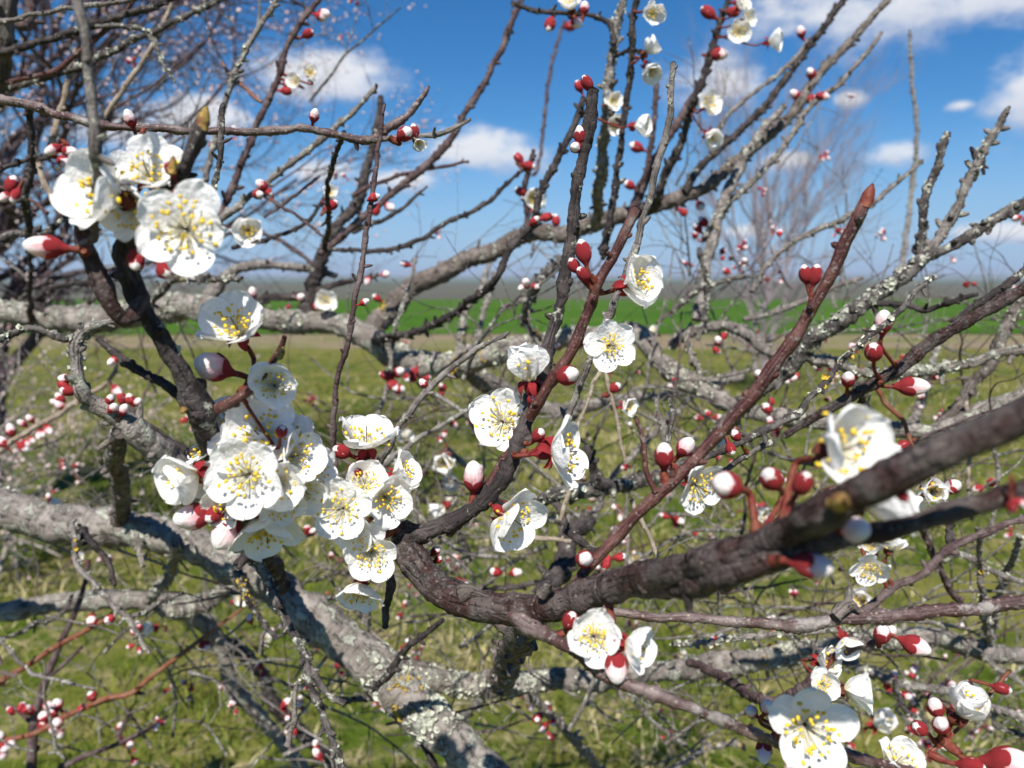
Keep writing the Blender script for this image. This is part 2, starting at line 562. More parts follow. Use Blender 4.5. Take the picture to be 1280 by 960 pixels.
# ------------------------------------------------------------------ trees that grow by themselves (far ones)
def grow(p, d, L, r, level, maxl, out, up=0.15, spread=0.7, wig=0.25, kids=(3, 5), shrink=0.62):
    n = max(4, int(5 + 3 * (maxl - level)))
    pts, rad = [p.copy()], [r]
    q = p.copy()
    dd = d.copy()
    for i in range(n):
        dd = (dd + Vector((random.gauss(0, wig), random.gauss(0, wig), random.gauss(0, wig) + up)) * 0.3).normalized()
        q = q + dd * (L / n)
        pts.append(q.copy())
        rad.append(r * (1 - 0.68 * (i + 1) / n))
    out.append((level, pts, rad))
    if level < maxl:
        k = random.randint(*kids)
        for j in range(k):
            t = random.uniform(0.25, 1.0)
            i = min(n - 1, int(t * n))
            base = pts[i].lerp(pts[i + 1], t * n - i if i < n else 0)
            ax = (pts[i + 1] - pts[i]).normalized()
            side = ax.orthogonal().normalized()
            side.rotate(Quaternion(ax, random.uniform(0, 6.283)))
            nd = (ax * random.uniform(0.5, 1.0) + side * spread * random.uniform(0.6, 1.2)).normalized()
            grow(base, nd, L * shrink * random.uniform(0.7, 1.15), rad[i] * 0.6, level + 1, maxl, out, up, spread, wig, kids, shrink)


def blob(mb, c, r, mi=0):
    """a small six to eight faced bud for distant blossom"""
    b = len(mb.v)
    ax = Vector((random.gauss(0, 1), random.gauss(0, 1), random.gauss(0, 1))).normalized()
    u = ax.orthogonal().normalized()
    v = ax.cross(u)
    mb.v.append(c - ax * r)
    mb.v.append(c + ax * r * 1.1)
    for k in range(5):
        a = 2 * math.pi * k / 5
        mb.v.append(c + (u * math.cos(a) + v * math.sin(a)) * r * random.uniform(0.8, 1.1))
    for k in range(5):
        mb.f.append((b, b + 2 + (k + 1) % 5, b + 2 + k))
        mb.f.append((b + 1, b + 2 + k, b + 2 + (k + 1) % 5))
        mb.mi += [mi, mi]
    mb.uv += [(0.5, 0.5)] * 7


def self_tree(name, base, label, cat, stems, mat, maxl, part0, bud=None, solid=1, **kw):
    root = root_empty(name, base, label, cat)
    out = []
    for (p, d, L, r) in stems:
        grow(Vector(p), Vector(d).normalized(), L, r, 0, maxl, out, **kw)
    fine = MB()
    buds = MB()
    shown = 0
    for (lv, pts, rad) in out:
        if lv <= solid and shown < 90:
            mb = MB()
            p2, r2 = catmull(pts, rad, max(rad[0] * 1.2, 0.03))
            tube(mb, p2, r2, 7, lump=0.12)
            mb.build(part0 if lv == 0 else 'branch', mat, root)
            if lv:
                shown += 1
        else:
            tube(fine, pts, rad, 4, cap=False)
        if bud and lv >= bud[2]:
            for i in range(1, len(pts)):
                for _ in range(bud[0]):
                    if random.random() < bud[3]:
                        q = pts[i - 1].lerp(pts[i], random.random())
                        o3 = Vector((random.gauss(0, 1), random.gauss(0, 1), random.gauss(0, 1))) * bud[1] * 1.1
                        blob(buds, q + o3, bud[1] * random.uniform(0.6, 1.25))
    if fine.v:
        f = fine.build('twig', mat, root)
        f['kind'] = 'stuff'
    if buds.v:
        f = buds.build('bud', M['farbud'], root)
        f['kind'] = 'stuff'
    return root


random.seed(21)
# the dense tree behind at the upper left
self_tree('apricot_tree', (-3.6, 5.0, gz(5.0)), 'distant apricot tree whose tangled crown dotted with pale pink buds fills the upper left sky', 'tree',
          [((-3.6, 5.0, gz(5) - .05), (0.1, 0, 1), 1.7, 0.13)] +
          [((-3.5, 5.0, 1.3 + 0.12 * i), (1.0, math.sin(i * 2.1) * .55, 0.22 + 0.13 * i), 2.35 + 0.14 * (i % 3), 0.026) for i in range(9)] +
          [((-3.6, 5.0, 1.4), (-0.5, 0.3, 0.8), 1.8, 0.055), ((-3.55, 5.0, 1.2), (0.7, -.55, 0.35), 1.8, 0.05), ((-3.5, 5.0, 1.5), (0.6, -.35, 0.8), 2.0, 0.05)],
          M['far'], 3, 'limb', bud=(1, 0.0095, 3, 0.34), solid=1, up=0.12, spread=0.75, wig=0.5, kids=(6, 8), shrink=0.56)
random.seed(5)
# grey thicket at the left edge
self_tree('shrub', (-2.9, 3.7, gz(3.7)), 'grey tangled leafless shrub with tiny pinkish buds along the left edge of the grass', 'shrub',
          [((-2.9 + random.gauss(0, .16), 3.7 + random.gauss(0, .16), 0), (random.gauss(.35, .35), random.gauss(0, .3), 0.8), random.uniform(0.9, 1.35), 0.014) for i in range(13)],
          M['fargray'], 2, 'stem', bud=(1, 0.009, 1, 0.35), solid=0, up=0.05, spread=0.8, wig=0.5, kids=(5, 7), shrink=0.5)
random.seed(11)
# the bare tree on the right, beyond the branches
bx = 10.5 * (950 - 640) / FPX
self_tree('bare_tree', (bx, 10.5, gz(10.5)), 'bare grey tree with fine upright twigs standing in the meadow before the green field', 'tree',
          [((bx, 10.5, gz(10.5) - .05), (0.05, 0, 1), 0.9, 0.05)] +
          [((bx + random.gauss(0, .05), 10.5, gz(10.5) + 0.35 + 0.08 * i), (math.sin(i * 2.4) * (.45 + .035 * i) + 0.16, math.cos(i * 2.4) * .5, 1.0), 1.75 + 0.2 * (i % 4), 0.017) for i in range(26)],
          M['farbare'], 3, 'stem', solid=0, up=0.22, spread=0.5, wig=0.35, kids=(5, 7), shrink=0.5)

# ------------------------------------------------------------------ the near apricot tree
TREE_BASE = Vector((-1.15, 1.02, 0.0))
TREE = root_empty('apricot_tree', TREE_BASE, 'gnarled lichen-covered apricot tree in front, bearing large open white blossoms and red buds', 'tree')

# name material | x,y,width in photo px, depth in metres (width and depth carry on when left out)
TRACED = """
limb lichen | -470,760,90,1.02; -330,660,70,.95; -160,615,52,.86; -60,612,46,.8; 0,632,42,.74; 67,650,42; 120,654,42; 167,661,40; 220,672,42; 267,690,42; 333,722,48,.64; 380,760,52; 430,803,52; 470,838,50; 512,884,50; 560,922,48; 613,970,48,.58; 660,1030,46
limb lichen | 420,795,44,.64; 470,822,44; 527,842,36,.66; 577,853,34; 643,853,32; 693,843,30; 743,847,28,.7; 810,842,26; 853,838,26; 896,830,28; 953,823,26; 1010,813,24,.75; 1090,800,24; 1163,793,26; 1200,803,26; 1240,813,24; 1290,822,22,.8
limb lichen | -470,820,60,1.04; -240,800,32,1.1; 0,767,24,1.1; 50,757,24; 117,750,24; 183,753,24; 217,760,28; 253,780,24; 277,813,20,1.15; 287,847,18; 317,883,17; 350,925,16; 390,980,15,1.2
branch lichen | 205,758,20,1.1; 250,755,22; 290,738,18,1.05; 330,722,14
branch dark | 255,782,18,1.15; 287,807,17; 320,840,17; 353,890,16; 383,923,15; 430,962,14,1.25
limb lichen | -470,560,80,1.02; -300,450,52,1.04; -120,398,38,1.04; 0,392,34,1.02; 50,398,34; 110,402,34; 170,392,36; 220,384,40; 260,386,38; 310,398,34; 360,406,32,.98; 427,410,32; 470,430,36; 500,447,36; 537,453,34; 574,450,32,.95; 607,443,30; 644,435,30; 680,430,28; 714,424,26; 760,427,26,.88; 794,421,24; 808,432,24; 822,454,24; 854,477,24; 886,493,22,.8; 920,510,22; 963,521,20; 1010,527,20,.72; 1080,534,20; 1130,538,20; 1170,540,22; 1200,528,20; 1240,508,18,.7; 1290,490,16
limb bark | 462,425,34,.98; 470,405,32; 487,390,32; 514,363,28; 544,345,26,1.0; 580,327,26; 614,315,25; 640,300,24; 674,289,25,.98; 706,293,28; 747,280,23; 794,266,20; 844,248,19,.96; 880,235,18; 913,207,16; 940,185,16; 970,160,15; 993,140,14,.95; 1020,100,12; 1053,63,10; 1086,27,9; 1118,-8,8,.95
limb darklich | 1310,232,20,.55; 1285,248,18; 1236,280,17; 1190,308,17; 1156,323,20,.56; 1136,340,23; 1106,363,25; 1073,387,24,.56; 1040,410,23; 1013,428,25; 994,455,22,.58; 963,480,22; 920,520,22; 880,560,22,.6; 840,590,24; 800,601,24; 760,609,22,.56; 730,614,22; 694,621,24,.54; 663,635,24,.56; 640,660,18,.6
branch near | 1320,498,52,.125; 1280,520,50,.13; 1230,543,50; 1180,563,49,.138; 1135,585,49; 1090,607,49,.148; 1050,627,47; 1020,643,46,.16; 960,677,44; 880,706,43,.195; 800,724,43,.228; 740,742,43,.25; 690,758,44; 640,764,45,.27; 590,757,42; 550,737,41; 522,707,43,.29; 507,680,40; 508,655,30,.295
branch near | 1320,600,30,.15; 1280,612,30,.152; 1200,636,29; 1120,661,30; 1050,674,31,.165; 990,692,34; 930,713,37,.18; 870,727,40,.2; 820,733,34,.225; 790,736,26,.235
branch dark | 500,682,32,.292; 512,668,30; 530,663,25,.293; 570,650,24; 610,620,23; 640,575,23,.295; 660,525,21; 675,470,20; 690,420,18,.3; 703,370,17; 712,300,17; 722,245,16; 730,190,17; 736,140,18,.3; 742,112,19
branch red | 560,668,15,.295; 587,637,15; 610,606,14; 628,578,13,.3; 640,560,11; 648,540,8
branch red | 662,523,16,.292; 672,505,16; 687,480,16; 714,440,17,.282; 737,387,16; 747,357,15; 764,327,14; 777,300,14,.275; 796,260,15
branch red | 692,760,15,.255; 715,735,15; 745,697,17; 780,661,18,.262; 820,620,18; 860,581,17; 900,540,18,.262; 940,495,19; 965,460,21; 1000,408,18,.258; 1030,360,18; 1055,305,18; 1073,272,19,.252; 1080,256,20; 1084,246,16; 1087,240,8
branch redgray | 640,766,26,.268; 665,782,22,.26; 690,796,20,.25; 730,826,22,.238; 770,850,20,.234; 820,868,18,.232; 870,885,18,.232; 910,905,19,.235; 950,920,18,.24; 1000,938,17,.25; 1050,941,19,.258; 1090,951,17,.262; 1160,970,16,.265
branch redgray | 690,764,16,.285; 715,766,13; 760,767,12; 820,770,13; 900,776,15,.275; 970,785,16; 1000,783,19; 1060,771,19,.265; 1120,768,18; 1180,762,18; 1238,760,21; 1290,752,20,.255
twig red | 256,518,17,.252; 290,502,15; 320,480,14; 340,452,11; 352,432,9; 356,420,7,.246
twig red | 502,668,15,.292; 485,635,14; 470,606,12; 462,585,10; 458,572,8,.29
limb bark | 627,853,34,.64; 633,832,30,.56; 642,812,32,.46; 655,788,36,.34; 662,772,30,.285
branch dark | 350,730,30,.6; 320,690,30,.46; 290,630,30,.33; 268,560,30,.27; 258,520,32,.252; 247,500,32; 237,482,26; 227,463,24,.243; 212,440,23; 200,420,22; 180,387,24; 166,350,26,.232; 160,325,26; 168,295,22,.226; 190,262,20; 212,235,18,.218; 230,213,17; 242,185,17; 250,160,19,.212; 256,140,12
branch near | 178,372,20,.232; 160,400,22,.228; 143,388,26,.225; 128,358,26; 113,327,26,.222; 104,300,22; 100,270,16,.218
twig dark | 252,522,14,.25; 232,502,14; 200,477,14,.252; 180,465,13; 150,450,13; 135,436,10; 122,423,9,.25
branch lichen | 330,690,34,.6; 290,640,36,.54; 240,598,36,.5; 207,573,34; 173,550,33,.47; 147,525,24; 117,507,19; 103,490,17,.45; 97,460,15; 97,425,14; 117,407,13; 150,396,12,.45; 180,382,10
twig darklich | 97,424,12,.45; 73,418,12; 40,411,10; 0,425,9,.44
limb bark | 148,540,26,.5; 145,573,26,.55; 150,603,25,.62; 152,645,26,.68; 155,662,26,.72
twig dark | 60,395,12,1.0; 43,377,10; 67,360,9; 110,353,8; 140,345,6
twig dark | 37,250,6,.8; 37,320,6; 38,380,7; 40,400,8,1.0
branch darklich | 175,392,16,.98; 187,377,12,.8; 213,352,11; 247,347,9; 303,348,7,.7
branch gray | 255,385,20,1.0; 283,345,14; 317,333,12; 373,333,11; 420,345,9
branch dark | 318,398,16,.98; 330,373,11; 373,370,10; 427,353,8; 470,345,5
limb dark | 380,404,22,.98; 390,350,22; 400,325,22; 425,285,20; 447,250,18; 462,205,14; 470,165,12; 476,120,8
twig dark | 240,570,12,.5; 230,560,10,.6; 193,537,9; 163,510,8,.6
branch tan | -40,590,9,.9; 20,550,8; 67,520,8; 117,490,7; 140,470,6; 147,455,5,.9
twig plum | 421,620,7,.4; 418,560,9; 417,520,9; 424,470,8; 432,440,8; 441,387,8,.38; 452,330,8; 463,257,7; 470,207,7; 477,157,6; 481,130,4,.38
twig gray | 465,560,7,.8; 467,533,7; 484,483,6; 494,413,6; 510,363,5; 520,320,4,.85
twig gray | 470,590,12,.42; 490,547,10,.41; 510,517,10; 544,477,10; 577,450,9; 607,430,8; 637,415,5,.4
twig gray | 470,590,9,.6; 497,567,8; 530,543,7; 570,520,7; 607,507,6; 650,500,4,.62
twig dark | 470,424,12,.95; 497,420,10,.8; 534,410,10; 574,387,10; 617,350,10,.62; 634,317,10; 667,277,10; 677,240,10; 694,203,9; 714,163,9; 730,122,9,.6
twig darklich | 705,325,14,.85; 690,335,13; 674,350,13,.72; 660,380,12; 657,400,11; 672,419,10,.8; 690,432,8
twig gray | 660,375,8,.73; 645,378,8; 627,384,7,.73
twig gray | 574,440,9,1.0; 580,393,8,1.15; 600,363,8; 614,320,6,1.3
twig gray | 594,445,7,1.0; 600,410,6; 607,383,6; 617,340,5,1.2
branch gray | 540,450,26,.97; 577,463,26; 600,478,25; 627,488,22; 665,505,18,1.05; 720,520,14
twig gray | 690,575,10,.34; 714,513,10; 734,457,10,.33; 754,413,10; 770,370,11; 790,317,11,.325; 810,253,10; 824,200,10; 837,133,9; 841,78,8,.32
twig tan | 700,650,7,.5; 710,620,7; 720,570,6; 724,527,6; 750,463,6,.5; 765,430,5
twig tan | 748,440,6,.5; 767,507,6; 775,545,6; 782,580,5,.5
twig dark | 764,606,16,.56; 744,603,15,.55; 737,575,11; 733,555,8
branch gray | 740,650,10,.9; 764,600,9; 827,533,9,1.0; 870,490,7,1.1
twig red | 820,615,9,.26; 807,587,8; 804,547,8; 794,521,6,.262
twig darklich | 828,606,8,.3; 834,553,7; 840,520,7; 837,495,6,.3
twig gray | 836,575,8,.5; 827,527,8; 820,497,7,.5
branch gray | 700,515,16,1.1; 760,503,15; 854,490,13; 930,470,10,1.2
twig dark | 694,628,13,.54; 704,650,12; 713,669,12; 737,685,10; 760,698,8,.5
twig tan | 640,663,10,.5; 667,671,8; 714,677,6,.5
limb dark | 662,772,24,.5; 680,737,32,.58; 704,705,32,.62; 712,670,28; 740,650,20,.66
twig tan | 790,625,8,.34; 797,643,8; 810,670,7; 822,696,6,.34
twig dark | 640,2,7,.7; 667,13,7; 714,17,7; 747,22,7; 764,34,8; 768,55,8,.7
branch gray | 744,285,15,.95; 750,233,14,.8; 754,183,13; 760,127,13,.72; 767,67,12; 770,33,11; 782,-8,10,.7
branch dark | 756,320,11,.7; 760,283,10; 770,233,10; 777,167,9; 787,100,9; 790,50,9; 798,-8,9,.62
twig dark | 768,70,6,.7; 780,65,6; 796,64,6,.66
twig plum | 795,262,10,.95; 797,235,8; 810,213,8; 817,150,8; 820,97,6,.9
branch plum | 790,262,13,.95; 807,227,12; 827,187,11; 854,140,10; 880,100,6,.95
branch dark | 800,266,14,.95; 817,257,13; 827,233,12; 854,167,10; 870,123,10,.82; 883,83,10; 893,50,9; 903,20,8; 912,-8,8,.8
branch dark | 855,240,12,.95; 873,213,11; 920,167,10; 960,127,10; 993,83,9; 1020,47,9; 1056,-2,8,.95
twig gray | 888,190,8,.95; 903,153,7; 933,123,6; 963,100,6; 993,73,5; 1010,50,4,.95
branch gray | 870,400,15,.85; 880,360,15; 886,317,14; 903,260,15; 920,217,14,.9; 946,173,12; 980,133,8,.93
branch gray | 880,300,10,.9; 916,250,9; 953,213,8; 986,173,8; 1013,133,8; 1050,103,7; 1080,70,6; 1102,40,5,.9
branch gray | 1120,345,7,1.9; 1130,317,7; 1140,233,6,2.0; 1146,167,5; 1140,100,5; 1137,37,3,2.0
branch darklich | 1148,332,13,.57; 1150,317,13; 1153,267,13; 1166,217,12; 1184,166,10,.56
branch gray | 1150,326,15,.57; 1175,295,14; 1200,257,13; 1223,200,13; 1246,160,11; 1254,145,9; 1262,133,5,.55
twig dark | 1222,205,6,.56; 1217,190,7; 1213,184,5
twig dark | 1228,195,6,.56; 1229,212,6; 1230,218,5
twig gray | 940,365,9,.8; 970,317,8; 1013,293,8; 1060,270,8; 1100,247,7; 1153,200,6,.8
twig gray | 930,400,9,.8; 963,393,8; 1003,377,8; 1040,360,7; 1078,347,6,.8
branch near | 1310,348,18,.42; 1280,363,18; 1236,387,18; 1186,413,19,.44; 1153,437,19; 1120,463,18; 1086,483,17; 1056,500,15,.46; 1020,520,12; 980,545,10,.48
branch dark | 1310,318,11,.43; 1280,338,11; 1240,367,10; 1206,393,10; 1188,412,12,.44
twig darklich | 1168,346,8,.4; 1146,363,8; 1126,387,8; 1100,410,8; 1073,433,8; 1040,467,9; 1010,503,10; 990,520,12,.36; 936,547,11; 886,571,10,.35; 850,590,9
twig dark | 1090,377,9,.56; 1130,383,9; 1160,387,9; 1186,378,9; 1222,368,7,.52
branch lichen | 1310,430,14,.6; 1280,437,14; 1243,443,14; 1213,453,14; 1173,460,15; 1136,467,14; 1106,470,12; 1070,463,14,.6; 1040,453,14; 1010,446,14,.58
branch bark | 1290,345,15,.7; 1276,377,16; 1253,423,16; 1236,460,16; 1213,483,16; 1200,505,16; 1176,530,16,.72
branch gray | 840,432,15,.85; 860,418,14; 903,407,14; 930,417,14; 963,443,14; 990,455,13,.75
twig darklich | 840,390,8,.8; 853,377,8; 880,360,8; 920,347,7; 945,346,5,.8
twig darklich | 874,310,7,.8; 883,353,7; 880,397,7; 872,425,7,.8
twig lichen | 858,420,9,.82; 862,438,9; 870,455,9; 876,480,9,.8
twig gray | 880,475,7,.8; 910,469,7; 938,462,5,.8
twig darklich | 890,600,8,.36; 916,580,8; 940,565,8; 965,552,9,.36
twig dark | 1072,480,8,.5; 1086,513,8; 1098,533,8,.6
twig orange | 1090,478,6,.5; 1113,510,7; 1130,527,7; 1143,560,6; 1168,600,5; 1180,640,4,.5
twig tan | 1208,500,6,.7; 1213,560,6; 1210,612,6; 1215,650,5,.7
twig gray | 1238,510,6,.7; 1246,580,6; 1246,627,6; 1236,670,5,.7
branch gray | 1130,545,12,1.0; 1143,520,12; 1163,470,11; 1172,430,8,1.0
branch plum | 1060,775,13,.5; 1093,753,12; 1120,733,12; 1153,717,13; 1186,687,12; 1220,670,10; 1290,645,9,.5
twig plum | 1150,655,9,.55; 1156,667,9; 1170,700,9; 1186,733,9; 1204,760,9,.6
twig dark | 1190,640,8,.55; 1186,665,8; 1188,690,9,.5
twig gray | 1222,660,8,.55; 1226,707,8; 1230,750,9,.6; 1236,800,10,.78
twig gray | 1275,670,7,.6; 1266,700,8; 1250,743,9; 1240,800,9,.78
branch gray | 1180,690,10,.6; 1213,697,10; 1236,713,9; 1290,732,8,.6
branch gray | 1000,812,11,.7; 1046,820,11; 1080,837,12; 1120,853,12; 1170,863,11; 1210,870,10; 1250,887,10; 1295,902,9,.6
twig darklich | 1118,850,8,.6; 1130,883,8; 1153,903,7; 1162,912,5,.6
branch plum | 860,828,10,.68; 896,843,12; 926,860,12; 956,877,13,.5; 986,867,13; 1010,853,13; 1033,827,11; 1066,810,10; 1102,802,8,.45
twig orange | 1140,965,8,.27; 1155,948,7; 1173,930,6; 1206,903,5; 1226,877,5; 1243,860,5; 1262,838,5,.27
twig darklich | 1205,868,7,.62; 1240,887,8; 1246,907,8; 1285,922,7,.62
twig gray | 1220,810,8,.78; 1236,827,7; 1253,840,7; 1290,862,6,.75
branch gray | 830,965,9,1.0; 853,953,9; 886,933,9; 930,932,7,1.0
twig lichen | 840,805,8,.5; 886,803,9; 936,797,9; 986,792,8; 1075,786,6,.5
twig dark | 466,862,10,.55; 474,855,10,.54; 494,830,11; 514,807,10; 554,775,7,.5
twig gray | 640,860,12,.66; 654,863,12,.75; 680,887,12; 707,913,12; 727,937,12; 755,968,11,.9
branch gray | 520,930,9,1.0; 567,907,10; 607,870,10; 640,850,10,.8
twig dark | 520,690,11,.3; 537,703,10; 560,730,10; 586,734,8,.3
twig gray | 580,760,6,1.0; 604,737,6; 640,703,6; 684,683,5,1.0
twig gray | 520,745,6,1.0; 554,720,6; 614,683,5,1.0
twig dark | 590,738,8,.8; 614,737,8; 676,728,8,.8
twig dark | 427,877,8,.62; 470,872,9; 505,878,10; 545,880,6,.6
twig dark | 515,895,11,.6; 527,923,10; 546,962,9,.6
twig lichen | 770,845,6,.7; 790,870,6; 814,900,6; 858,932,6,.72
twig gray | 462,760,5,.6; 460,785,5; 450,840,5,.64
branch gray | 88,655,9,.6; 93,673,8,.57; 97,703,8; 117,730,8; 140,753,8; 160,773,8; 173,797,7; 187,817,4,.55
twig darklich | 160,772,8,.56; 187,763,7; 207,750,7; 229,741,5,.55
twig dark | 100,660,9,.68; 110,672,9,.6; 127,693,9; 137,710,8; 144,732,6,.58
branch darklich | 298,665,12,.5; 307,680,12,.46; 327,713,12; 343,747,12; 363,787,11; 383,827,12; 393,867,11; 410,907,11; 428,962,11,.44
twig darklich | 385,830,10,.45; 393,840,10; 410,867,10; 432,879,9,.44
twig lichen | 384,835,6,.45; 370,862,7; 367,885,8; 366,905,9; 360,932,8,.45
twig darklich | 298,715,10,.62; 303,733,9,.55; 317,763,8; 333,783,8; 347,799,6,.55
twig gray | 333,783,6,.55; 328,800,6; 325,818,5,.55
twig gray | -20,780,5,.7; 3,803,5; 40,840,6; 73,850,5; 120,861,3,.7
twig darklich | -20,805,6,.8; 0,798,6; 27,790,6; 43,780,7; 77,767,6; 90,745,5,.9
twig lichen | 219,680,11,.64; 217,697,11,.68; 213,720,11; 193,740,11,.9; 185,752,11,1.08
twig lichen | 170,668,8,.66; 173,685,8; 180,708,6,.64
branch darklich | 0,300,11,.6; 27,293,11; 60,288,9; 85,270,7,.62
twig tan | 40,180,9,.6; 47,203,9; 60,240,9; 68,252,11; 78,266,9,.6
twig red | -10,230,5,.6; 33,247,5; 60,267,5,.6
twig dark | -10,216,7,.55; 33,200,7; 57,197,7; 75,175,6,.55
branch dark | 36,130,9,.5; 37,140,9; 40,200,9; 32,245,9; 30,262,9; 37,287,9; 38,310,9,.6
branch redgray | -40,118,13,.4; 0,124,13,.39; 43,133,13; 83,146,12; 133,157,12,.38; 183,160,11; 233,163,11; 283,164,11; 350,162,11; 383,160,11; 427,171,11,.4; 457,174,13; 480,164,13; 510,143,10; 530,118,8,.4; 536,108,5
twig gray | 455,175,9,.4; 480,173,8; 534,170,8; 560,163,8; 588,149,6,.4
branch gray | 92,-40,14,.19; 97,0,14; 107,50,13; 111,100,14; 117,140,14; 122,200,15,.2; 120,250,14,.215; 115,300,14,.222
twig dark | 868,712,24,.2; 864,732,20,.2; 861,752,15; 862,764,9,.2
twig bark | 1044,770,22,.262; 1054,762,20; 1064,757,15; 1074,764,8,.262
twig bark | 575,742,26,.274; 588,738,20; 600,742,14; 610,748,8,.272
twig bark | 676,744,20,.255; 684,737,14; 690,735,8,.252
limb bark | -470,470,70,1.0; -330,340,50,.85; -120,210,28,.72; -20,140,22,.66; 2,100,21,.64; 7,50,21,.62; 16,-60,19,.6
branch dark | -30,72,10,.62; 13,63,10; 67,47,10; 113,33,10; 150,20,10; 187,10,9; 225,-6,8,.6
twig darklich | 120,33,7,.6; 137,32,7; 173,35,7; 193,53,7; 203,80,6; 219,102,4,.6
twig gray | -10,30,7,.5; 17,25,7; 67,13,7; 117,7,7; 170,-2,6,.5
branch red | 5,104,8,.64; 17,100,8; 67,90,8; 93,70,8; 133,37,7; 160,10,6; 172,-6,5,.6
branch darklich | -20,124,11,.66; 0,117,10; 43,100,10; 100,83,10; 167,50,9; 233,20,8; 290,-8,7,.66
branch plum | -10,8,16,.66; 30,30,14; 45,-20,12,.66
branch gray | 254,240,8,.6; 263,200,8; 277,140,8; 293,93,8; 320,40,8; 350,-6,7,.6
twig darklich | 262,260,8,.36; 268,235,8; 277,187,8; 277,140,8,.36; 280,130,6
branch plum | 268,300,10,.7; 280,260,10; 307,190,10; 327,143,9; 347,97,9; 367,43,8; 400,-4,8,.7
twig orange | 277,77,4,.7; 290,97,6; 327,128,6,.7
branch gray | 270,280,10,.65; 287,267,10; 320,240,10; 360,207,9; 400,177,9; 430,150,8; 470,110,6,.65
twig dark | 430,165,7,.42; 410,227,7; 410,283,7; 405,310,8,.7
twig plum | 320,235,5,.65; 333,247,5; 367,267,5; 407,297,4,.65
twig plum | 330,272,4,.7; 365,248,5; 400,220,4,.7
twig tan | 120,160,7,.7; 130,147,7; 160,103,7; 193,53,7; 215,4,6,.7
twig tan | 60,200,9,.7; 73,150,9; 87,97,9; 95,60,7,.7
branch plum | 400,318,10,.8; 440,285,11; 467,260,10; 500,233,10; 540,200,10; 567,167,10,.8; 587,133,9; 607,100,9; 627,60,9; 640,27,8; 656,-8,8,.8
twig dark | 400,312,7,.8; 434,313,7; 477,313,7; 524,300,7; 560,277,7; 594,263,7; 627,237,6; 670,194,4,.8
twig plum | 440,245,7,.85; 470,230,6; 510,217,6; 586,202,4,.85
twig dark | 440,290,7,.85; 464,280,6; 494,267,6; 534,233,4,.85
twig plum | 660,285,9,.95; 657,233,8; 667,187,6,.9
twig plum | 665,220,5,1.6; 674,200,5; 687,93,5; 706,25,4,1.6
twig dark | 410,240,6,.7; 380,280,6; 330,300,6; 290,310,6,.7
twig dark | 487,716,10,.3; 489,735,13; 484,760,13; 481,785,9,.3
twig plum | 390,330,7,1.1; 350,300,6; 300,290,6; 250,305,5,1.1
twig gray | 560,560,8,.9; 600,600,9; 640,640,10; 690,650,9; 740,640,7,.9
twig dark | 520,620,7,1.0; 560,650,8; 590,700,8,1.0
"""

BR = []        # every traced centre line: (pts, rads) samples for attaching buds


def parse_line(line):
    head, body = line.split('|')
    kind, mat = head.split()
    raw = []
    for tok in body.split(';'):
        a = [float(q) for q in tok.strip().split(',')]
        raw.append(a)
    xs = [a[0] for a in raw]
    ys = [a[1] for a in raw]
    n = len(raw)
    wv, dv = [], []
    wi = [i for i in range(n) if len(raw[i]) > 2]
    di = [i for i in range(n) if len(raw[i]) > 3]
    wv = np.interp(range(n), wi, [raw[i][2] for i in wi]).tolist()
    dv = np.interp(range(n), di, [raw[i][3] for i in di]).tolist()
    return kind, mat, xs, ys, wv, dv


LICH_RATE = {'lichen': 1.0, 'darklich': 0.45, 'bark': 0.3, 'gray': 0.3, 'dark': 0.06}


def lichen_on(pts, rad, parent, rate, seed):
    rr = random.Random(seed)
    mb = MB()
    for i in range(1, len(pts) - 1):
        r = rad[i]
        seg = (pts[i + 1] - pts[i]).length
        patch = mnoise.noise(pts[i] * 9.0) + 0.5 * mnoise.noise(pts[i] * 26.0 + Vector((seed, 0, 0)))
        nf = rate * seg * max(r, 0.003) * 1.7e6 * max(0.0, patch - 0.08)
        nf = int(nf) + (1 if rr.random() < nf - int(nf) else 0)
        tg = (pts[i + 1] - pts[i - 1]).normalized()
        u = tg.orthogonal().normalized()
        for _ in range(min(nf, 130)):
            d = u.copy()
            d.rotate(Quaternion(tg, rr.uniform(0, 6.283)))
            if d.z < -0.35 and rr.random() < 0.75:
                continue
            p = pts[i] + tg * seg * rr.uniform(-.5, .5) + d * r * 0.97
            yel = mnoise.noise(p * 14.0 + Vector((5, 5, 5))) > 0.42
            s = rr.uniform(0.0009, 0.0034) * (0.6 + 22 * r)
            nrm = (d + Vector((rr.gauss(0, .5), rr.gauss(0, .5), rr.gauss(0, .5)))).normalized()
            a = nrm.orthogonal().normalized()
            a.rotate(Quaternion(nrm, rr.uniform(0, 6.283)))
            b = nrm.cross(a)
            k0 = len(mb.v)
            mb.v.append(p - nrm * s * 0.2)
            mb.uv.append((0, 0))
            m = 6
            for k in range(m):
                an = 2 * math.pi * k / m
                q = s * rr.uniform(0.6, 1.25)
                mb.v.append(p + (a * math.cos(an) + b * math.sin(an)) * q + nrm * s * rr.uniform(0.1, 0.75))
                mb.uv.append((0, 0))
            for k in range(m):
                mb.f.append((k0, k0 + 1 + k, k0 + 1 + (k + 1) % m))
                mb.mi.append(1 if yel else 0)
    if len(mb.f) > 30:
        mb.build('lichen', [M['lich_flake'], M['lich_yellow']], parent, smooth=False)['kind'] = 'stuff'


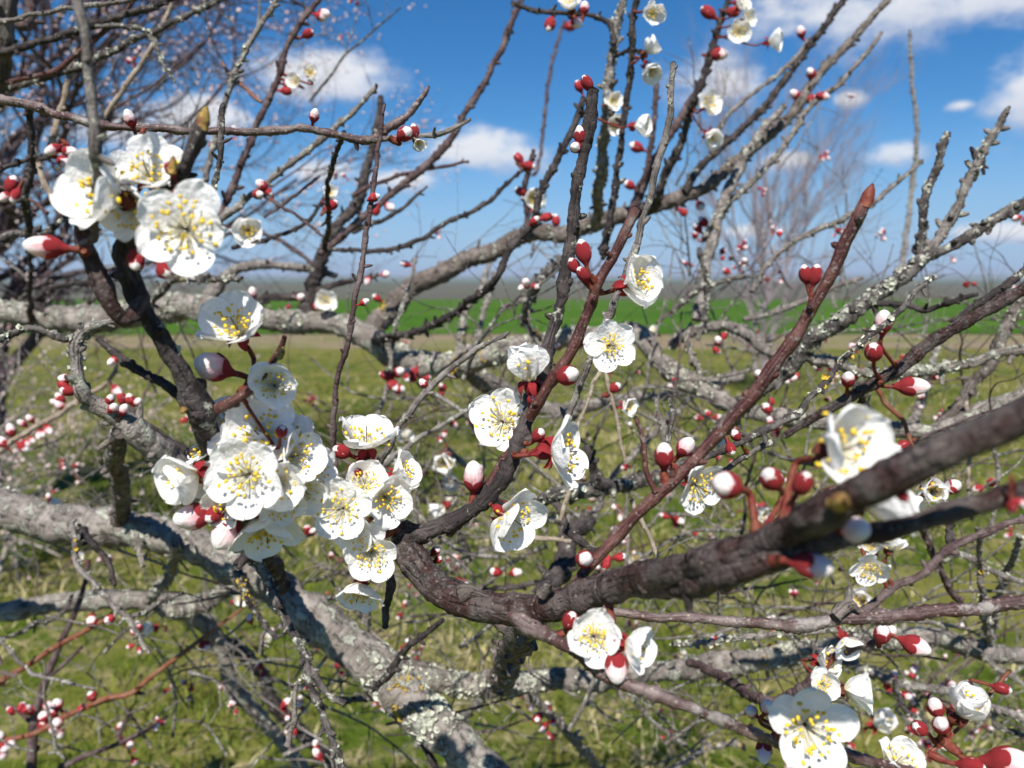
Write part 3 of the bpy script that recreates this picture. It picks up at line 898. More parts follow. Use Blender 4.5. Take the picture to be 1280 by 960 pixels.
def make_branch(kind, mat, pts, rad, seed, near):
    rr = random.Random(seed)
    rmax = max(rad)
    step = max(min(rmax * 0.3, 0.006), 0.0011)
    p2, r2 = catmull(pts, rad, step)
    n = len(p2)
    wig = []
    for i in range(n):                              # small crookedness
        k = min(1.0, i / 6, (n - 1 - i) / 6)
        q = p2[i] / max(rmax, 0.0015)
        amp = r2[i] * (0.3 if mat in ('near', 'red') else (0.8 if kind != 'twig' else 0.9)) * k
        wig.append(p2[i] + Vector((mnoise.noise(q * 0.16 + Vector((seed, 1, 0))), mnoise.noise(q * 0.16 + Vector((seed, 9, 0))), mnoise.noise(q * 0.16 + Vector((seed, 17, 0))))) * amp)
    p2 = wig
    smooth_bark = mat in ('red', 'orange', 'near', 'tan')
    lump = (0.13 if mat == 'near' else 0.08) if smooth_bark else 0.28
    # swollen nodes along the shoot
    acc, nxt = 0.0, rr.uniform(0.004, 0.012)
    nodes = []
    r3 = []
    acc0 = 0.0
    for i in range(n):
        if i:
            acc0 += (p2[i] - p2[i - 1]).length / max(r2[i], .0008)
        r3.append(r2[i] * (1 + (0.10 if smooth_bark else 0.24) * mnoise.noise(Vector((acc0 * 0.16, seed * 3.3, 0))) + (0.06 if smooth_bark else 0.12) * mnoise.noise(Vector((acc0 * 0.5, seed * 1.3, 4)))))
    for i in range(1, n):
        acc += (p2[i] - p2[i - 1]).length
        if acc > nxt:
            acc = 0
            nxt = rr.uniform(0.008, 0.020) * (0.7 + 60 * r2[i])
            nodes.append(i)
    for i in nodes:
        for j in range(max(0, i - 4), min(n, i + 5)):
            r3[j] *= 1 + (0.22 if mat == 'near' else 0.14 if smooth_bark else 0.2) * (1 - abs(j - i) / 5)
    mb = MB()
    sides = 24 if near and rmax > 0.004 else (28 if rmax > 0.009 else (10 if rmax > 0.0025 else 7))
    tube(mb, p2, r3, sides, lump=lump, seed=seed)
    side = rr.uniform(0, 6.28)
    for i in nodes:
        if i < 2 or i > n - 3:
            continue
        tg = (p2[i + 1] - p2[i - 1]).normalized()
        side += 2.4 + rr.uniform(-.5, .5)
        d = tg.orthogonal().normalized()
        d.rotate(Quaternion(tg, side))
        r = r3[i]
        if r > 0.012 or (mat in ('near', 'redgray') and rr.random() < 0.7):
            continue
        d = (d + tg * rr.uniform(0.2, 0.9)).normalized()
        if mat in ('dark', 'gray', 'darklich', 'lichen', 'bark') and r < 0.006 and not near:
            for _q in range(rr.randint(0, 2)):
                d3 = d.copy()
                d3.rotate(Quaternion(tg, rr.uniform(1, 5)))
                nub(mb, p2[i] + tg * r * rr.uniform(-2, 2) + d3 * r * 0.5, (d3 + tg * .3).normalized(), min(r * 0.6, 0.0022), r * rr.uniform(.8, 2.2))
        L = r * rr.uniform(0.6, 1.5) * (0.5 if mat in ('near', 'redgray') else 1) + (0.003 if (not smooth_bark and rr.random() < 0.25) else 0.0)
        nub(mb, p2[i] + d * r * 0.6, d, min(r * 0.55, 0.0022), L)
    o = mb.build(kind, M[mat], TREE)
    rate = LICH_RATE.get(mat, 0)
    if rate:
        lichen_on(p2, r3, o, rate, seed)
    BR.append((p2, r3))
    return o


for li, line in enumerate([l for l in TRACED.strip().splitlines() if l.strip()]):
    kind, mat, xs, ys, wv, dv = parse_line(line)
    pts = [P(x, y, d) for x, y, d in zip(xs, ys, dv)]
    wk = {'limb': 0.72, 'branch': 0.84, 'twig': 0.8}[kind]
    if li < 2:
        wk = 0.78
    if min(dv) < 0.4:
        wk = 0.80 if max(wv) > 21 else 0.84
    rad = [max(0.00035, 0.5 * wk * a * d / FPX) for a, d in zip(wv, dv)]
    make_branch(kind, mat, pts, rad, li + 1, min(dv) < 0.4)

# trunk, just outside the frame on the left
tp = [TREE_BASE + Vector((-0.03, 0, -0.08)), TREE_BASE + Vector((0.0, 0, 0.1)), TREE_BASE + Vector((0.03, 0, 0.45)), TREE_BASE + Vector((0, 0, 0.85)), TREE_BASE + Vector((0.0, 0.0, 1.2)), TREE_BASE + Vector((0.02, 0.0, 1.48))]
mb = MB()
a, b = catmull(tp, [0.17, 0.12, 0.095, 0.085, 0.075, 0.05], 0.02)
tube(mb, a, b, 24, lump=0.25)
mb.build('trunk', M['bark'], TREE)

# ------------------------------------------------------------------ finer twigs that fill the tree behind
random.seed(3)
fill = {'gray': MB(), 'darklich': MB(), 'plum': MB(), 'lichen': MB()}
FILL = []
fill_px = []


def filler(px, py, d, dirpx, L, r, mat, level=0):
    p = P(px, py, d)
    ang = math.radians(dirpx)
    dd = (RIGHT * math.cos(ang) + UP * math.sin(ang) + FWD * random.uniform(-.5, .5)).normalized()
    n = 7
    pts, rad = [p], [r]
    q = p
    for i in range(n):
        dd = (dd + Vector((random.gauss(0, .3), random.gauss(0, .3), random.gauss(0, .3))) * 0.5).normalized()
        q = q + dd * L / n
        pts.append(q)
        rad.append(r * (1 - 0.6 * (i + 1) / n))
    p2, r2 = catmull(pts, rad, L / 22)
    tube(fill[mat], p2, r2, 6, lump=0.25)
    for i in range(2, len(p2) - 2, 3):
        if random.random() < 0.6:
            tg = (p2[i + 1] - p2[i]).normalized()
            s = tg.orthogonal().normalized()
            s.rotate(Quaternion(tg, random.uniform(0, 6.28)))
            nub(fill[mat], p2[i], (s + tg * .4).normalized(), r2[i] * .6, r2[i] * random.uniform(1, 3))
    FILL.append((p2, r2))
    if level < 2:
        for k in range(random.randint(1, 3)):
            i = random.randint(1, n - 1)
            x, y, d2 = to_px(pts[i])
            filler(x, y, d2, dirpx + random.choice((-1, 1)) * random.uniform(25, 75), L * random.uniform(.4, .7), rad[i] * .65, mat, level + 1)


ZONES = [  # x0,x1,y0,y1, depth, count, (angle range)
    (880, 1290, 560, 960, .62, 1.3, 110, (-60, 200)),
    (430, 900, 470, 940, .66, 1.4, 200, (-40, 200)),
    (0, 430, 640, 960, .75, 1.4, 84, (-30, 180)),
    (0, 320, 330, 640, 1.1, 1.7, 26, (0, 180)),
    (820, 1290, 320, 520, .8, 1.5, 50, (0, 180)),
    (420, 760, 300, 480, 1.1, 1.6, 14, (20, 160)),
    (0, 420, 0, 330, .9, 1.6, 26, (0, 160)),
    (640, 1000, 60, 330, 1.1, 1.5, 6, (30, 110)),
]
for (x0, x1, y0, y1, d0, d1, cnt, (a0, a1)) in ZONES:
    for _ in range(cnt):
        filler(random.uniform(x0, x1), random.uniform(y0, y1), random.uniform(d0, d1), random.uniform(a0, a1), random.uniform(.08, .22), random.uniform(.0009, .0024),
               random.choice(['gray', 'gray', 'lichen', 'darklich', 'plum']))
for k, mb in fill.items():
    o = mb.build('twig', M[k], TREE)
    o['kind'] = 'stuff'

# samples for snapping buds to wood
SAMP = np.array([[*to_px(p)[:3], r, bi, i] for bi, (pts, rad) in enumerate(BR) for i, (p, r) in enumerate(zip(pts, rad)) if (p - C0).dot(FWD) > 0.05])
SAMP3 = [BR[int(s[4])][0][int(s[5])] for s in SAMP] + [p for (pp, _) in FILL for p in pp]
SAMP3A = np.array([tuple(v) for v in SAMP3])


def nearest_screen(px, py):
    dd = (SAMP[:, 0] - px) ** 2 + (SAMP[:, 1] - py) ** 2
    i = int(np.argmin(dd - (SAMP[:, 3] / SAMP[:, 2] * FPX) ** 2 * 0.5))
    return i, math.sqrt(dd[i])


def nearest3(v):
    dd = ((SAMP3A - np.array(tuple(v))) ** 2).sum(1)
    i = int(np.argmin(dd))
    return SAMP3[i], math.sqrt(dd[i]), 0.001


# ------------------------------------------------------------------ blossoms and buds
def petal_mesh(seed, cup, curl, ruff, W=0.56):
    rr = random.Random(seed)
    mb = MB()
    nt, ns = 14, 11
    ph = [rr.uniform(0, 6.28) for _ in range(4)]
    for i in range(nt + 1):
        t = 1 - (1 - i / nt) ** 1.5
        if t > 0.56:
            ww = W * math.sqrt(max(0.0, 1 - ((t - .56) / .44) ** 2.2))
        else:
            ww = W * (0.14 + 0.86 * math.sin(math.pi / 2 * (t / .56)) ** 1.05)
        for j in range(ns + 1):
            s = j / ns * 2 - 1
            x = s * ww
            edge = max(abs(s) ** 3 * (0.3 + 0.7 * t), t ** 4)
            y = t * (1 - 0.03 * (1 - math.cos(s * 3 + ph[3])) * t)
            z = curl * (t ** 2) + cup * (x / W) ** 2 * (0.5 + t * 0.5) * W
            z += ruff * edge * (math.sin(s * 5.5 + ph[0]) * .6 + math.sin(s * 9 + t * 6 + ph[1]) * .5)
            z += ruff * 0.9 * t * math.sin(t * 5 + s * 2.2 + ph[2])
            z -= 0.05 * math.exp(-(s * 5) ** 2) * t * (1 - t * .4)
            y -= (0.035 * math.exp(-(s * 4.5) ** 2) + 0.018 * mnoise.noise(Vector((s * 4 + seed, t, 3)))) * t ** 5
            x += 0.02 * mnoise.noise(Vector((s * 2, t * 5, seed))) * t
            mb.v.append(Vector((x, y, z)))
            mb.uv.append((j / ns, t))
    for i in range(nt):
        for j in range(ns):
            a = i * (ns + 1) + j
            mb.f.append((a, a + 1, a + ns + 2, a + ns + 1))
    me = mb_mesh(mb, 'petal', [M['petal']])
    return me


def mb_mesh(mb, name, mats, smooth=True):
    o = mb.build(name, mats, None, smooth)
    me = o.data
    bpy.data.objects.remove(o)
    return me


PETALS_FLAT = [petal_mesh(s, 0.20, 0.10 + .03 * (s % 3), 0.055, 0.47) for s in range(1, 9)]
PETALS_BOWL = [petal_mesh(s + 20, 0.32, 0.26, 0.055, 0.49) for s in range(1, 7)]
PETALS_CUP = [petal_mesh(s + 40, 0.55, 0.05, 0.05, 0.56) for s in range(1, 6)]
PETALS_STAR = [petal_mesh(s + 60, 0.24, 0.14, 0.06, 0.40) for s in range(1, 6)]


def calyx_mesh(seed, mats, reflex):
    mb = MB()
    # cup
    prof = [(0.03, -0.62), (0.05, -0.45), (0.075, -0.40), (0.13, -0.34), (0.155, -0.2), (0.15, -0.06), (0.16, -0.01), (0.10, 0.005), (0.0, -0.03)]
    n = 12
    for (r, z) in prof:
        for k in range(n):
            a = 2 * math.pi * k / n
            mb.v.append(Vector((r * math.cos(a), r * math.sin(a), z)))
            mb.uv.append((0, 0))
    for i in range(len(prof) - 1):
        for k in range(n):
            a = i * n + k
            b = i * n + (k + 1) % n
            mb.f.append((a, b, b + n, a + n))
            mb.mi.append(0)
    rr = random.Random(seed)
    for k in range(5):                                # sepals
        th = 2 * math.pi * (k + 0.5) / 5
        rot = Matrix.Rotation(th, 3, 'Z')
        b0 = len(mb.v)
        rx = reflex + rr.uniform(-.2, .2)
        for i in range(6):
            t = i / 5
            ww = 0.115 * math.sin(math.pi * (0.22 + 0.74 * t)) ** 0.8
            for j in range(4):
                s = j / 3 * 2 - 1
                y = 0.14 + 0.36 * t * math.cos(rx * t)
                z = -0.03 - 0.36 * t * math.sin(rx * t) + 0.04 * s * s
                mb.v.append(rot @ Vector((s * ww, y, z)))
                mb.uv.append((0, 0))
        for i in range(5):
            for j in range(3):
                a = b0 + i * 4 + j
                mb.f.append((a, a + 1, a + 5, a + 4))
                mb.mi.append(0)
    return mb_mesh(mb, 'calyx', mats)


CALYX = [calyx_mesh(1, [M['calyx']], 1.2), calyx_mesh(2, [M['calyx']], 0.6), calyx_mesh(3, [M['calyxbrown']], 1.5)]


def stamen_mesh(seed, spread, n=34, ln=(0.24, 0.80), ar=0.041):
    rr = random.Random(seed)
    mb = MB()
    for k in range(n):
        az = 2.39996 * k + rr.uniform(-.25, .25)
        tilt = math.radians(spread) * (0.18 + 0.82 * math.sqrt((k + .5) / n)) * rr.uniform(.75, 1.12)
        L = ln[0] + (ln[1] - ln[0]) * (0.55 * rr.random() + 0.45 * math.sqrt((k + .5) / n))
        out = Vector((math.cos(az), math.sin(az), 0))
        pts = []
        for i in range(5):
            t = i / 4
            tl = tilt * (0.75 + 0.35 * t)
            pts.append(out * (0.05 + L * t * math.sin(tl)) + Vector((0, 0, L * t * math.cos(tl) + 0.0)))
        tube(mb, pts, [0.012, 0.011, 0.010, 0.009, 0.007], 4, 0)
        c = pts[-1]
        ax = Vector((rr.gauss(0, 1), rr.gauss(0, 1), rr.gauss(0, .6))).normalized()
        r = ar * rr.uniform(.75, 1.2)
        tube(mb, [c - ax * r * 1.25, c - ax * r * .85, c, c + ax * r * .85, c + ax * r * 1.25], [r * .3, r * .8, r * .92, r * .8, r * .3], 7, 1)
    tube(mb, [Vector((0, 0, 0)), Vector((0.01, 0, .3)), Vector((0.02, 0.01, .68))], [.02, .014, .018], 5, 2)
    return mb_mesh(mb, 'stamen_tuft', [M['filament'], M['anther'], M['tip']])


STAM = [stamen_mesh(s, sp) for s, sp in ((1, 56), (2, 46), (3, 62), (4, 36), (5, 50))]
STAM_CUP = [stamen_mesh(s, 26, 24, (0.4, 0.75)) for s in (11, 12)]


def frame_from(f, roll):
    z = Vector(f).normalized()
    q = z.to_track_quat('Z', 'Y')
    return (q.to_matrix().to_4x4() @ Matrix.Rotation(roll, 4, 'Z'))


def link_child(name, me, parent, mat4):
    o = bpy.data.objects.new(name, me)
    COL.objects.link(o)
    o.parent = parent
    o.matrix_basis = mat4
    return o


def stalk(parent_obj, base, back, r):
    """a short curved pedicel from under a blossom to the nearest wood (world coordinates)"""
    tgt, dist, rw = nearest3(base + back * 0.006)
    if dist > 0.045:
        print('LONG STALK', [round(q) for q in to_px(base)[:2]], round(dist, 3))
        return
    mid = base + back * min(0.006, dist * .6)
    pts = [base - back * 0.0005, mid, mid.lerp(tgt, .6) + Vector((0, 0, -0.0006)), tgt]
    if (tgt - mid).length < 0.0005:
        return
    p2, r2 = catmull(pts, [r, r * .95, r * 1.05, r * 1.3], 0.0012)
    mb = MB()
    tube(mb, p2, r2, 7, lump=.1)
    # bud scales at the foot of the pedicel
    dd = (mid - tgt)
    if dd.length > 1e-5:
        dd.normalize()
        tube(mb, [tgt, tgt + dd * r * 2.5, tgt + dd * r * 5, tgt + dd * r * 6], [r * 1.6, r * 1.75, r * 1.4, r * 1.0], 7, 0, lump=.2)
    mb.build('pedicel', M['calyxbrown'], parent_obj)


def facing(f):
    return (RIGHT * f[0] + UP * f[1] - FWD * f[2]).normalized()


def blossom(px, py, d, dia, f, style='flat', roll=None, opening=None, label=None, drop=()):
    rr = random.Random(int(px * 31 + py * 17))
    z = facing(f)
    op = {'flat': 15, 'bowl': 27, 'cup': 52, 'star': 22, 'half': 68}[style] if opening is None else opening
    opr = math.radians(op)
    L = 0.5 * dia * d / FPX / max(math.cos(opr) * 0.97 + 0.05, 0.42)
    c = P(px, py, d) - z * L * 0.35 * math.sin(opr)
    roll = rr.uniform(0, 6.28) if roll is None else roll
    Mt = Matrix.Translation(c) @ frame_from(z, roll) @ Matrix.Scale(L, 4)
    cal = bpy.data.objects.new('blossom', rr.choice(CALYX))
    COL.objects.link(cal)
    cal.parent = TREE
    cal.matrix_parent_inverse = Matrix.Translation(-TREE_BASE)
    cal.matrix_basis = Mt
    pool = {'flat': PETALS_FLAT, 'bowl': PETALS_BOWL, 'cup': PETALS_CUP, 'star': PETALS_STAR, 'half': PETALS_CUP}[style]
    for k in range(5):
        if k in drop:
            continue
        a = 2 * math.pi * k / 5 + rr.uniform(-.1, .1) - math.pi / 2
        tilt = opr + math.radians(rr.uniform(-14, 14))
        loc = Matrix.Rotation(a, 4, 'Z') @ Matrix.Translation((0, 0.085, 0.012 * (k * 2 % 5))) @ Matrix.Rotation(tilt, 4, 'X') @ Matrix.Rotation(rr.uniform(-.1, .22), 4, 'Y') @ Matrix.Scale(rr.uniform(.93, 1.06), 4)
        link_child('petal', rr.choice(pool), cal, loc)
    st = rr.choice(STAM_CUP if op > 50 else STAM)
    link_child('stamen_tuft', st, cal, Matrix.Rotation(rr.uniform(0, 6), 4, 'Z'))
    base = c - z * L * 0.6
    stalk_r = 0.0009 if d < .45 else 0.001
    st_parent = cal
    if True:
        stalk(st_parent, base, -z, stalk_r)
    if label:
        cal['label'] = label
    return cal


def bud_ball(seed, point):
    rr = random.Random(seed)
    mb = MB()
    nv, nu = 14, 20
    for i in range(nv + 1):
        th = math.pi * i / nv
        for k in range(nu):
            a = 2 * math.pi * k / nu
            r = math.sin(th)
            z = 1.0 - math.cos(th) * (1.05 + point * max(0, -math.cos(th)) ** 3)
            q = (a + th * 0.9) * 3 / (2 * math.pi)
            ov = (q % 1.0)
            r *= 1 + 0.13 * (ov - .5) * math.sin(th)
            r *= 1 + 0.04 * mnoise.noise(Vector((math.cos(a) * 1.5, math.sin(a) * 1.5, z + seed)))
            mb.v.append(Vector((r * math.cos(a), r * math.sin(a), z)))
            mb.uv.append((k / nu, 0.25 + 0.75 * i / nv))
    for i in range(nv):
        for k in range(nu):
            a = i * nu + k
            b = i * nu + (k + 1) % nu
            mb.f.append((a, b, b + nu, a + nu))
            mb.mi.append(0)
    return mb


def bud_calyx(seed, cover):
    """red cup of a bud: cover says how far the five lobes reach up the ball"""
    rr = random.Random(seed)
    mb = MB()
    n = 60
    rings = 14
    lobe = [rr.uniform(.85, 1.15) for _ in range(5)]
    for i in range(rings + 1):
        t = i / rings
        for k in range(n):
            a = 2 * math.pi * k / n
            ph = (a * 5 / (2 * math.pi)) % 1.0
            li = int(a * 5 / (2 * math.pi)) % 5
            am = 0.42 if cover < 1.4 else 0.2
            top = cover * (1 - am + am * max(0, math.sin(math.pi * ph)) ** 0.38 * lobe[li])
            if t < 0.35:
                q = t / 0.35
                z = -0.42 + 0.42 * q
                r = 0.26 + 0.16 * q + 0.10 * q * q
            else:
                q = (t - .35) / .65
                th0, th1 = math.radians(32), math.radians(32) + top
                th = th0 + (th1 - th0) * q
                r = math.sin(th) * 1.075
                z = 1.0 - math.cos(th) * 1.09
            r *= 1 + 0.06 * (max(0, math.sin(math.pi * ph)) ** 0.5 - 0.6) * min(1, t * 2) + (0.07 * max(0.0, t - 0.75) if t > 0.75 else 0)
            mb.v.append(Vector((r * math.cos(a), r * math.sin(a), z)))
            mb.uv.append((0, 0))
    for i in range(rings):
        for k in range(n):
            a = i * n + k
            b = i * n + (k + 1) % n
            mb.f.append((a, b, b + n, a + n))
            mb.mi.append(1)
    return mb


def as_mesh(mb, name, mats):
    mb2 = MB()
    mb2.v, mb2.f, mb2.uv = mb.v, mb.f, mb.uv
    mb2.mi = [0] * len(mb.f)
    return mb_mesh(mb2, name, mats)


BALL_SRC = [bud_ball(1, .05), bud_ball(2, .2), bud_ball(3, .1)]
CAL_SRC = {'w': [bud_calyx(1, 0.95), bud_calyx(2, 1.1)], 'r': [bud_calyx(3, 1.55), bud_calyx(4, 1.75)], 't': [bud_calyx(5, 2.2), bud_calyx(6, 2.1)]}
BALLS = [as_mesh(b, 'bud', [M['petalbud']]) for b in BALL_SRC]
CALS = {k: [as_mesh(b, 'calyx', [M['calyx']]) for b in v] for k, v in CAL_SRC.items()}

bud_specs = []        # (pixel size, matrix, stage, base point, back direction)


def bud(px, py, size, stage='w', f=None, d=None):
    rr = random.Random(int(px * 13 + py * 7 + size))
    i, sd_ = nearest_screen(px, py)
    db = float(SAMP[i, 2])
    rw = float(SAMP[i, 3])
    if d is None:
        lim = rw / db * FPX + size * 0.75
        if sd_ > lim:
            k = lim / sd_
            px = float(SAMP[i, 0]) + (px - float(SAMP[i, 0])) * k
            py = float(SAMP[i, 1]) + (py - float(SAMP[i, 1])) * k
            sd_ = lim
    if d is None:
        d = db - rw * 0.3 if sd_ > rw / db * FPX else db - rw - 0.0015
    R = 0.5 * size * (0.82 if f is None else 0.86) * d / FPX
    c = P(px, py, d)
    if f is None:
        o = Vector((px - float(SAMP[i, 0]), -(py - float(SAMP[i, 1])), 0))
        if o.length > 0:
            o.normalize()
        z = facing((o.x * .9 + rr.gauss(0, .25), o.y * .9 + .25 + rr.gauss(0, .25), .35 + rr.gauss(0, .25)))
    else:
        z = facing(f)
    Mt = Matrix.Translation(c - z * R) @ frame_from(z, rr.uniform(0, 6.28)) @ Matrix.Diagonal((R * .9, R * .9, R * rr.uniform(1.1, 1.35), 1))
    bud_specs.append((size, Mt, stage, c - z * R * 1.4, -z, R))


BLOSSOMS = [
    # px, py, depth, diameter, facing (right, up, towards the viewer), style
    (138, 240, .212, 116, (-.5, .08, .8), 'bowl'), (186, 218, .222, 92, (.15, .45, .85), 'bowl'), (232, 286, .202, 118, (.12, -.08, 1), 'flat'),
    (297, 412, .252, 92, (-.05, .55, .8), 'bowl'), (343, 482, .25, 70, (.3, -.02, .95), 'bowl'), (288, 530, .268, 84, (-.2, .7, .5), 'flat'),
    (325, 545, .258, 96, (.1, .35, .95), 'bowl'), (300, 566, .256, 74, (-.1, .3, .9), 'flat'), (356, 548, .266, 68, (.4, .5, .7), 'bowl'), (348, 604, .248, 74, (.45, -.15, .9), 'bowl'), (288, 628, .252, 66, (-.2, -.4, .85), 'bowl'), (378, 612, .262, 60, (.7, -.3, .6), 'bowl'), (270, 600, .256, 60, (-.5, .1, .8), 'bowl'), (446, 662, .275, 62, (-.3, -.2, .9), 'flat'), (456, 605, .282, 60, (.2, .5, .8), 'bowl'), (168, 262, .218, 80, (-.2, -.3, .9), 'bowl'),
    (392, 588, .27, 60, (.8, .1, .3), 'bowl'), (262, 560, .272, 70, (-.4, .5, .5), 'flat'), (310, 593, .242, 104, (-.05, .02, 1), 'flat'), (234, 597, .25, 62, (-.5, -.25, .85), 'cup'),
    (368, 570, .258, 74, (.72, .12, .65), 'bowl'), (332, 655, .262, 92, (.25, -.78, .5), 'bowl'), (352, 628, .256, 66, (.55, -.45, .7), 'flat'),
    (458, 554, .29, 84, (.12, .86, .3), 'bowl'), (428, 636, .268, 80, (-.05, .06, 1), 'flat'), (482, 622, .283, 68, (.5, -.1, .85), 'bowl'),
    (500, 592, .288, 44, (.7, .3, .3), 'cup'), (464, 690, .276, 76, (.1, -.12, 1), 'flat'), (450, 735, .288, 66, (-.15, -.72, .5), 'bowl'),
    (628, 527, .31, 88, (-.12, .1, 1), 'flat'), (697, 566, .282, 90, (.95, .1, .28), 'bowl'), (636, 646, .285, 84, (.6, -.3, .62), 'bowl'),
    (762, 432, .275, 66, (.2, .02, 1), 'flat'), (793, 353, .272, 58, (.5, .12, .85), 'cup'), (870, 606, .262, 72, (.5, -.35, .8), 'flat'),
    (743, 796, .238, 72, (-.1, .3, 1), 'bowl'), (788, 806, .234, 70, (.8, -.1, .5), 'bowl'),
    (1050, 563, .172, 132, (.30, .30, .9), 'bowl'), (1098, 626, .172, 88, (.8, .2, .3), 'cup'),
    (1008, 908, .226, 118, (-.1, .14, 1), 'star'), (1122, 951, .268, 58, (.05, .7, .7), 'bowl'),
    (1086, 708, .48, 50, (-.1, -.5, .8), 'flat'), (1113, 684, .49, 40, (.2, .85, .25), 'bowl'),
    (1028, 856, .42, 44, (-.1, .3, .95), 'bowl'), (1066, 862, .44, 46, (.7, .1, .2), 'cup'), (1056, 802, .46, 46, (.1, -.5, .5), 'bowl'), (1030, 826, .47, 36, (.3, .2, .6), 'cup'),
    (1206, 884, .265, 36, (.2, .75, .4), 'half'), (370, 103, .69, 24, (-.2, 0, 1), 'bowl'), (388, 93, .69, 20, (.2, .2, 1), 'cup'), (310, 288, .7, 32, (.3, -.2, .8), 'cup'),
    (713, 6, .68, 26, (-.2, .5, .8), 'cup'), (815, 16, .6, 32, (.3, -.4, .7), 'bowl'), (812, 62, .63, 26, (.7, .5, .4), 'cup'), (812, 86, .63, 28, (.3, -.7, .5), 'cup'),
    (765, 126, .68, 28, (.4, 0, .9), 'bowl'), (767, 155, .68, 28, (.3, -.3, .9), 'bowl'), (799, 157, .6, 28, (.7, -.1, .5), 'cup'), (666, 246, .9, 30, (.2, -.3, .8), 'cup'),
    (925, 8, .78, 28, (.4, .3, .7), 'bowl'), (932, 24, .77, 26, (.5, 0, .8), 'bowl'), (922, 40, .77, 32, (.1, -.3, .9), 'bowl'), (966, 52, .8, 24, (.8, 0, .4), 'cup'),
    (884, 132, .8, 36, (.4, .1, .9), 'bowl'), (888, 170, .8, 26, (.3, -.6, .7), 'cup'), (407, 377, .96, 30, (.2, 0, .9), 'bowl'), (412, 243, .66, 20, (.2, .3, .7), 'cup'),
    (783, 508, .5, 24, (.5, .1, .8), 'cup'), (1165, 614, .5, 30, (-.2, .1, .8), 'half'), (1140, 628, .5, 26, (.5, -.3, .7), 'cup'), (523, 178, .4, 18, (.3, -.6, .6), 'cup'),
    (1090, 685, .5, 30, (-.3, .6, .5), 'cup'), (660, 462, .288, 42, (-.1, .85, .45), 'half'),
]
for bsp in BLOSSOMS:
    blossom(*bsp)
random.seed(99)
small = [(pp, i) for (pp, _) in FILL for i in range(3, len(pp), 4)]
random.shuffle(small)
put = 0
for pp, i in small:                                  # small half-open blossoms on the twigs further back
    x, y, dd = to_px(pp[i])
    if not (-10 < x < 1290 and 380 < y < 960) or put >= 26:
        continue
    if not (470 < x < 660 and 520 < y < 700) and random.random() < .75:
        continue
    put += 1
    f = (random.uniform(-.8, .8), random.uniform(-.2, .9), random.uniform(.2, .9))
    blossom(x + f[0] * 8, y - f[1] * 8, dd - .006 * f[2], random.uniform(.014, .021) / dd * FPX, f, random.choice(['cup', 'half', 'bowl']))

